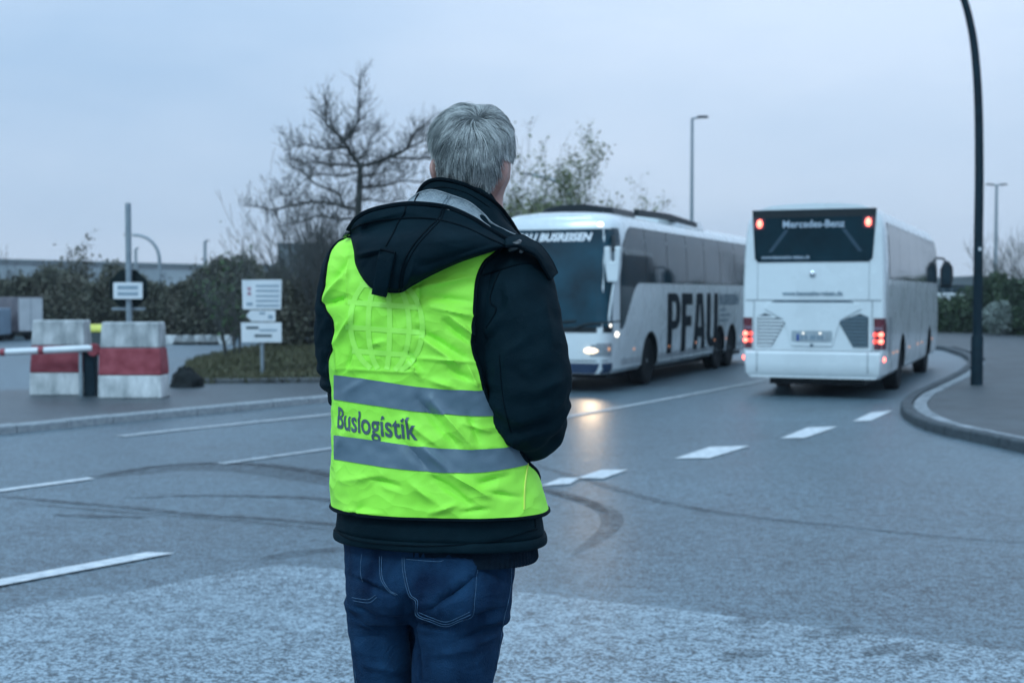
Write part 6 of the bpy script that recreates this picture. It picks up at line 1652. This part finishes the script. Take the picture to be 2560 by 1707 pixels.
for _ in range(200):
    if not np.isnan(_yb).any(): break
    pad = np.pad(_yb, 1, constant_values=np.nan); nb = np.stack([pad[:-2, 1:-1], pad[2:, 1:-1], pad[1:-1, :-2], pad[1:-1, 2:]])
    import warnings
    with warnings.catch_warnings():
        warnings.simplefilter('ignore'); mnb = np.nanmean(nb, 0)
    _yb = np.where(np.isnan(_yb), mnb, _yb)
for _ in range(25):
    pad = np.pad(_yb, 1, mode='edge'); _yb = (pad[:-2, 1:-1] + pad[2:, 1:-1] + pad[1:-1, :-2] + pad[1:-1, 2:] + 2 * _yb) / 6
rows = [[hood_p(i, j) for i in range(UN)] for j in range(VN)]
# tuck the lower edge under against the back
under = []
for i in range(UN):
    q = bt[i]; b_ = cast(TBV, float(q[0]), float(q[1]) - 6); under.append(b_ if b_ is not None else rows[-1][i])
mb = MB(); mb.grid(rows + [under]); hood = mb.build('hood', M_JACKET, jacket, smooth=80)
HB = bvh_of(hood)
mb = MB(); mb.tube([p for p in rows[0]], .0058, 8); mb.build('hood_rim', M_JACKET2, hood)
def seam(pix, r=.0020, bvh=None): drape_line('hood_seam', bvh or HB, pix, r, M_JACKET2, hood, .0003, 70, 6)
seam([c1(275, 945), c1(340, 912), c1(450, 885), c1(620, 868), c1(760, 868), c1(880, 882), c1(1050, 930), c1(1200, 1000), c1(1330, 1058)])
seam([c1(645, 790), c1(632, 840), c1(600, 885), c1(560, 970), c1(508, 1062)]); seam([c1(895, 800), c1(870, 870), c1(800, 940), c1(705, 1045), c1(640, 1150), c1(607, 1260), c1(597, 1372)]); seam([c1(912, 805), c1(888, 875), c1(820, 948), c1(728, 1050), c1(668, 1150), c1(632, 1250), c1(620, 1368)], .0014)
# strap
sL_, sR_ = [c1(470, 1082), c1(452, 1160), c1(432, 1290), c1(414, 1386)], [c1(574, 1108), c1(556, 1190), c1(534, 1310), c1(512, 1408)]
HB2 = bvh_of(hood, vest, jacket)
a_, b_ = spline(sL_, 24), spline(sR_, 24); rows_s = []
yprev = None
for i in range(24):
    row = []
    for j in range(9):
        q = a_[i] * (1 - j / 8) + b_[i] * (j / 8); p = cast(HB2, float(q[0]), float(q[1])); Y = p.y if p is not None else 2.56
        row.append([float(q[0]), float(q[1]), Y])
    rows_s.append(row)
for j in range(9):           # hang straight below the hood's edge
    for i in range(1, 24): rows_s[i][j][2] = min(rows_s[i][j][2], rows_s[i - 1][j][2] + .0035)
mb = MB(); mb.grid([[P(q[0], q[1], q[2] - .0065) for q in r_] for r_ in rows_s]); st = mb.build('hood_strap', M_JACKET, hood, smooth=60); s_ = st.modifiers.new('solid', 'SOLIDIFY'); s_.thickness = .005; s_.offset = 0
mb = MB(); mb.tube([P(q[0], q[1], q[2] - .009) for q in rows_s[0]], .0028, 6); mb.build('strap_fold', M_JACKET2, st)
# right flap of the hood falling over the shoulder
FT = [(*c1(1330, 1008), 2.585), (*c1(1430, 990), 2.590), (*c1(1500, 1022), 2.590), (*c1(1570, 1066), 2.592), (*c1(1640, 1160), 2.600), (*c1(1682, 1248), 2.610)]
FB = [(*c1(1330, 1062), 2.545), (*c1(1420, 1060), 2.545), (*c1(1480, 1090), 2.548), (*c1(1545, 1130), 2.555), (*c1(1600, 1220), 2.565), (*c1(1640, 1290), 2.575)]
ft_, fb_ = spline(FT, 40), spline(FB, 40)
rows = []
for j in range(14):
    v = j / 13; rows.append([P(*(float(x) for x in (a * (1 - v) + b * v + np.array((0, 0, -.006 * math.sin(math.pi * v)))))) for a, b in zip(ft_, fb_)])
mb = MB(); mb.grid(rows); fl = mb.build('hood_flap', M_JACKET, hood, smooth=80); s_ = fl.modifiers.new('solid', 'SOLIDIFY'); s_.thickness = .006; s_.offset = 0
mb = MB(); mb.tube(rows[0], .004, 6); mb.build('flap_edge', M_JACKET2, fl); mb = MB(); mb.tube(rows[-1], .004, 6); mb.build('flap_edge', M_JACKET2, fl)

# collar standing round the neck
CT_ = [(*c1(700, 770), 2.665), (*c1(735, 690), 2.655), (*c1(770, 640), 2.648), (*c1(820, 610), 2.642), (*c1(900, 603), 2.635), (*c1(1050, 638), 2.628), (*c1(1200, 718), 2.636), (*c1(1290, 790), 2.655), (*c1(1360, 880), 2.690), (*c1(1410, 960), 2.735), (*c1(1432, 992), 2.770)]
ct_ = spline(CT_, 90); rows = []
for j in range(22):
    v = j / 21; row = []
    for i, q in enumerate(ct_):
        u = i / 89; drop = (118 if u < .75 else 118 - 70 * (u - .75) / .25) * v
        row.append(P(float(q[0]) + 6 * v * (u - .5), float(q[1]) + drop, float(q[2]) - .008 * math.sin(math.pi * v) + .004 * math.sin(u * 16 + v * 4) * v - .010 * v))
    rows.append(row)
mb = MB(); mb.grid(rows); collar = mb.build('collar', M_JACKET, jacket, smooth=80); s_ = collar.modifiers.new('solid', 'SOLIDIFY'); s_.thickness = .007; s_.offset = 1
mb = MB(); mb.tube(rows[0], .0045, 8); mb.build('collar_edge', M_JACKET2, collar)
CB = bvh_of(collar)
drape_line('seam', CB, [c1(760, 680), c1(900, 655), c1(1050, 690), c1(1180, 765), c1(1280, 850), c1(1360, 945)], .0012, M_JACKET2, collar, .0003, 60, 5)
# grey fleece lining between collar and rim
LT = [(*c1(640, 770), 2.640), (*c1(690, 725), 2.636), (*c1(745, 690), 2.630), (*c1(830, 674), 2.622), (*c1(950, 708), 2.612), (*c1(1080, 758), 2.610), (*c1(1180, 838), 2.612), (*c1(1240, 902), 2.612), (*c1(1330, 950), 2.618), (*c1(1425, 992), 2.628)]
LB_ = [(*c1(560, 800), 2.628), (*c1(640, 790), 2.612), (*c1(740, 790), 2.600), (*c1(830, 795), 2.592), (*c1(950, 815), 2.586), (*c1(1080, 870), 2.584), (*c1(1180, 930), 2.584), (*c1(1260, 985), 2.588), (*c1(1340, 1030), 2.596), (*c1(1430, 1040), 2.606)]
a_, b_ = spline(LT, 90), spline(LB_, 90); rows = []
for j in range(20):
    v = j / 19; rows.append([P(*(float(x) for x in (p * (1 - v) + q * v + np.array((0, 0, .010 * math.sin(math.pi * v) + .002 * math.sin(i * .35)))))) for i, (p, q) in enumerate(zip(a_, b_))])
mb = MB(); mb.grid(rows); lin = mb.build('hood_lining', M_FLEECE, hood, smooth=80)
mb = MB(); mb.tube(rows[0], .0014, 6); mb.build('lining_edge', M_FLEECE, lin)
LBV = bvh_of(lin)
for pix in ([c1(738, 690), c1(715, 730), c1(700, 766)],): drape_line('lining_seam', LBV, pix, .0016, M_JACKET2, lin, .0003, 24, 5)
M_FLSEAM = mat('fleece_stitch', (.13, .17, .20), .9)
for dx in (0, 22): drape_line('lining_seam', LBV, [c1(935 + dx, 715), c1(905 + dx, 760), c1(885 + dx, 800)], .0010, M_FLSEAM, lin, .0003, 24, 4)
# cord toggles
def toggle(px, py, Y, s=1.0, name='cord_toggle'):
    c = P(px, py, Y); root = MB(); root.lathe([(0, -.010), (.006, -.010), (.0085, -.006), (.0085, .006), (.006, .010), (0, .010)], 14, 'x'); root.v = [(c.x + x * s * .8 + z * .4, c.y + y * s, c.z + z * s + x * .3) for x, y, z in root.v]; t = root.build(name, M_TOGGLE, hood)
    mb = MB(); d = c + Vector((.012, -.002, -.010)); mb.loft([[d + Vector((.0055 * math.cos(k * math.pi / 5) * math.sin(a), .0055 * math.cos(a), .0055 * math.sin(k * math.pi / 5) * math.sin(a))) for k in range(10)] for a in [math.pi * (i + .05) / 6.1 for i in range(7)]]); mb.build('cord_end', M_TOGGLE, t)
toggle(*c1(1395, 1060), 2.556, 1.35); toggle(*c1(246, 968), 2.655, 1.0)
mb = MB(); mb.tube([P(*c1(258, 940), 2.66), P(*c1(236, 975), 2.655), P(*c1(246, 1000), 2.652), P(*c1(275, 998), 2.655)], .0022, 6); mb.build('cord_loop', M_JACKET2, hood)

# ---------------------------------------------------------------- hair
def hairmat():
    m = bpy.data.materials.new('grey_hair'); m.use_nodes = True; n = m.node_tree.nodes; l = m.node_tree.links; b = n['Principled BSDF']
    at = n.new('ShaderNodeAttribute'); at.attribute_name = 'shade'; rp = n.new('ShaderNodeValToRGB')
    rp.color_ramp.elements[0].color = (.07, .09, .095, 1); rp.color_ramp.elements[1].color = (.92, .93, .90, 1); e = rp.color_ramp.elements.new(.5); e.color = (.54, .575, .57, 1)
    l.new(at.outputs['Fac'], rp.inputs[0]); l.new(rp.outputs[0], b.inputs['Base Color']); b.inputs['Roughness'].default_value = .42; b.inputs['Specular IOR Level'].default_value = .5
    return m
M_HAIR = hairmat()
PB = bvh_of(person)
whorl = cast(PB, 1186, 296)
me = person.data
cand = []
for p in me.polygons:
    c = p.center
    if c.z < hz(486): continue
    px, py = proj(c); yy = c.y - (HC.y + .012); xx = c.x - HC.x
    zt_ = hz(py) if False else c.z
    row = (HC.z - c.z)
    # hairline: off the face, off the ears, down to the nape
    if yy > .078 and c.z < hz(318): continue
    if yy > -.002 and c.z < hz(398): continue
    if yy > -.040 and c.z < hz(440): continue
    if c.z < hz(478) + .25 * max(0, .05 - abs(xx - .02)) * 0: continue
    if (py > 396 and px > 1250 - (py - 396) * .34) or (py > 376 and px < 1088): continue
    cand.append((c.copy(), p.normal.copy(), p.area))
ar = np.array([c[2] for c in cand]); ar /= ar.sum()
NS = 21000
idx = rng.choice(len(cand), NS, p=ar)
V, Fh, SH = [], [], []
kv = 0
rh = random.Random(5)
for s_i in range(NS):
    c, n_, _ = cand[int(idx[s_i])]
    p = c + Vector((rh.uniform(-.002, .002), rh.uniform(-.002, .002), rh.uniform(-.002, .002)))
    away = p - whorl; dist = away.length
    g = away.normalized() if dist > 1e-4 else Vector((0, -1, 0))
    swirl = n_.cross(g) * (.9 * math.exp(-(dist / .035) ** 2))
    clump = Vector((noise.noise(p * 55), noise.noise(p * 55 + Vector((9, 0, 0))), noise.noise(p * 55 + Vector((0, 9, 0)))))
    big = noise.noise(p * 19 + Vector((3, 3, 3)))
    low = sstep((hz(395) - c.z) / .06)
    down = Vector((0, 0, -1)); side = Vector((-1, 0, 0)) * (.30 - .42 * sstep((c.x - HC.x + .035) / .09)) * (1 - low); edge_ = 1 - .75 * sstep((hz(340) - c.z) / .025) * sstep((abs(c.x - HC.x - .004) - .035) / .02)
    d = (g * (1.0 - .4 * low) + swirl + down * (.35 + .75 * low) + side + clump * .62 + n_.cross(Vector((0, 0, 1))) * (big * .45 + .75 * noise.noise(p * 11 + Vector((2, 8, 1)))))
    d = (d - n_ * d.dot(n_)).normalized()
    top_ = sstep((c.z - hz(345)) / .05)
    L_ = (.034 - .022 * sstep((hz(420) - c.z) / .055) + .010 * top_) * rh.uniform(.6, 1.2) * (1 + .45 * big)
    if p.y > HC.y + .03: L_ *= .8
    if abs(c.x - HC.x) > .045 and hz(335) < c.z < hz(290): L_ *= 1.2
    if abs(c.x - HC.x - .004) > .050: L_ *= 1 - .62 * sstep((hz(352) - c.z) / .03)
    lift = edge_ * (.50 - .22 * low + .5 * noise.noise(p * 60 + Vector((1, 7, 2)))) * rh.uniform(.6, 1.3) + (rh.uniform(.5, 1.1) if rh.random() < .05 else 0)
    wd = rh.uniform(.00022, .00048); segs = 5; pts = [p - n_ * .002]; dirv = (d + n_ * lift).normalized()
    for k in range(segs):
        q = pts[-1] + dirv * L_ / segs
        hit = PB.find_nearest(q)
        if hit[0] is not None:
            hn = hit[1]; dd = (q - hit[0]).dot(hn); mn = .0018 + max(.001, .0070 + .0085 * noise.noise(p * 48 + Vector((4, 4, 9)))) * min(1, (k + 1) / 3) * (1 - .5 * low) * edge_
            if dd < mn: q = hit[0] + hn * mn
            t_ = dirv - hn * dirv.dot(hn) * .55
            dirv = (t_ + down * .10 + clump * .10 - hn * (.10 if k > 1 else 0)).normalized()
        pts.append(q)
    sh = min(1, max(0, .46 + .60 * noise.noise(p * 95 + Vector((5, 1, 2))) + .25 * noise.noise(p * 30) + rh.gauss(0, .27) - .06 * low))
    a = dirv.orthogonal().normalized(); b = dirv.cross(a)
    for k, q in enumerate(pts):
        r_ = wd * (1 - .65 * k / segs)
        for t in range(3):
            th = 2 * math.pi * t / 3; V.append(q + (a * math.cos(th) + b * math.sin(th)) * r_); SH.append(sh * (.8 + .25 * k / segs))
    for k in range(segs):
        for t in range(3):
            Fh.append((kv + k * 3 + t, kv + k * 3 + (t + 1) % 3, kv + (k + 1) * 3 + (t + 1) % 3, kv + (k + 1) * 3 + t))
    kv += 3 * (segs + 1)
va = np.array([tuple(v) for v in V], np.float32)
hair = np_mesh('hair', [va], [np.array(Fh, np.int32)], M_HAIR, person)
at_ = hair.data.attributes.new('shade', 'FLOAT', 'POINT'); at_.data.foreach_set('value', np.array(SH, np.float32))
def earzone(c):
    px, py = proj(c); return (py > 396 and px > 1250 - (py - 396) * .34) or (py > 376 and px < 1088)
# hair undercoat following the scalp
mb = MB(); used = {}; vv_, ff_ = [], []
for p in me.polygons:
    c = p.center; yy = c.y - (HC.y + .012)
    if c.z < hz(474) or (yy > .076 and c.z < hz(320)) or (yy > -.004 and c.z < hz(400)) or (yy > -.042 and c.z < hz(442)) or earzone(c): continue
    f = []
    for i in p.vertices:
        if i not in used: used[i] = len(vv_); vv_.append(me.vertices[i].co + me.vertices[i].normal * .0016)
        f.append(used[i])
    ff_.append(tuple(f))
mb.add(vv_, ff_); uc = mb.build('hair_undercoat', mat('hair_undercoat', (.045, .055, .058), .8, col2=(.10, .115, .115), vscale=120, bump=.4, bscale=400), hair, recalc=False)
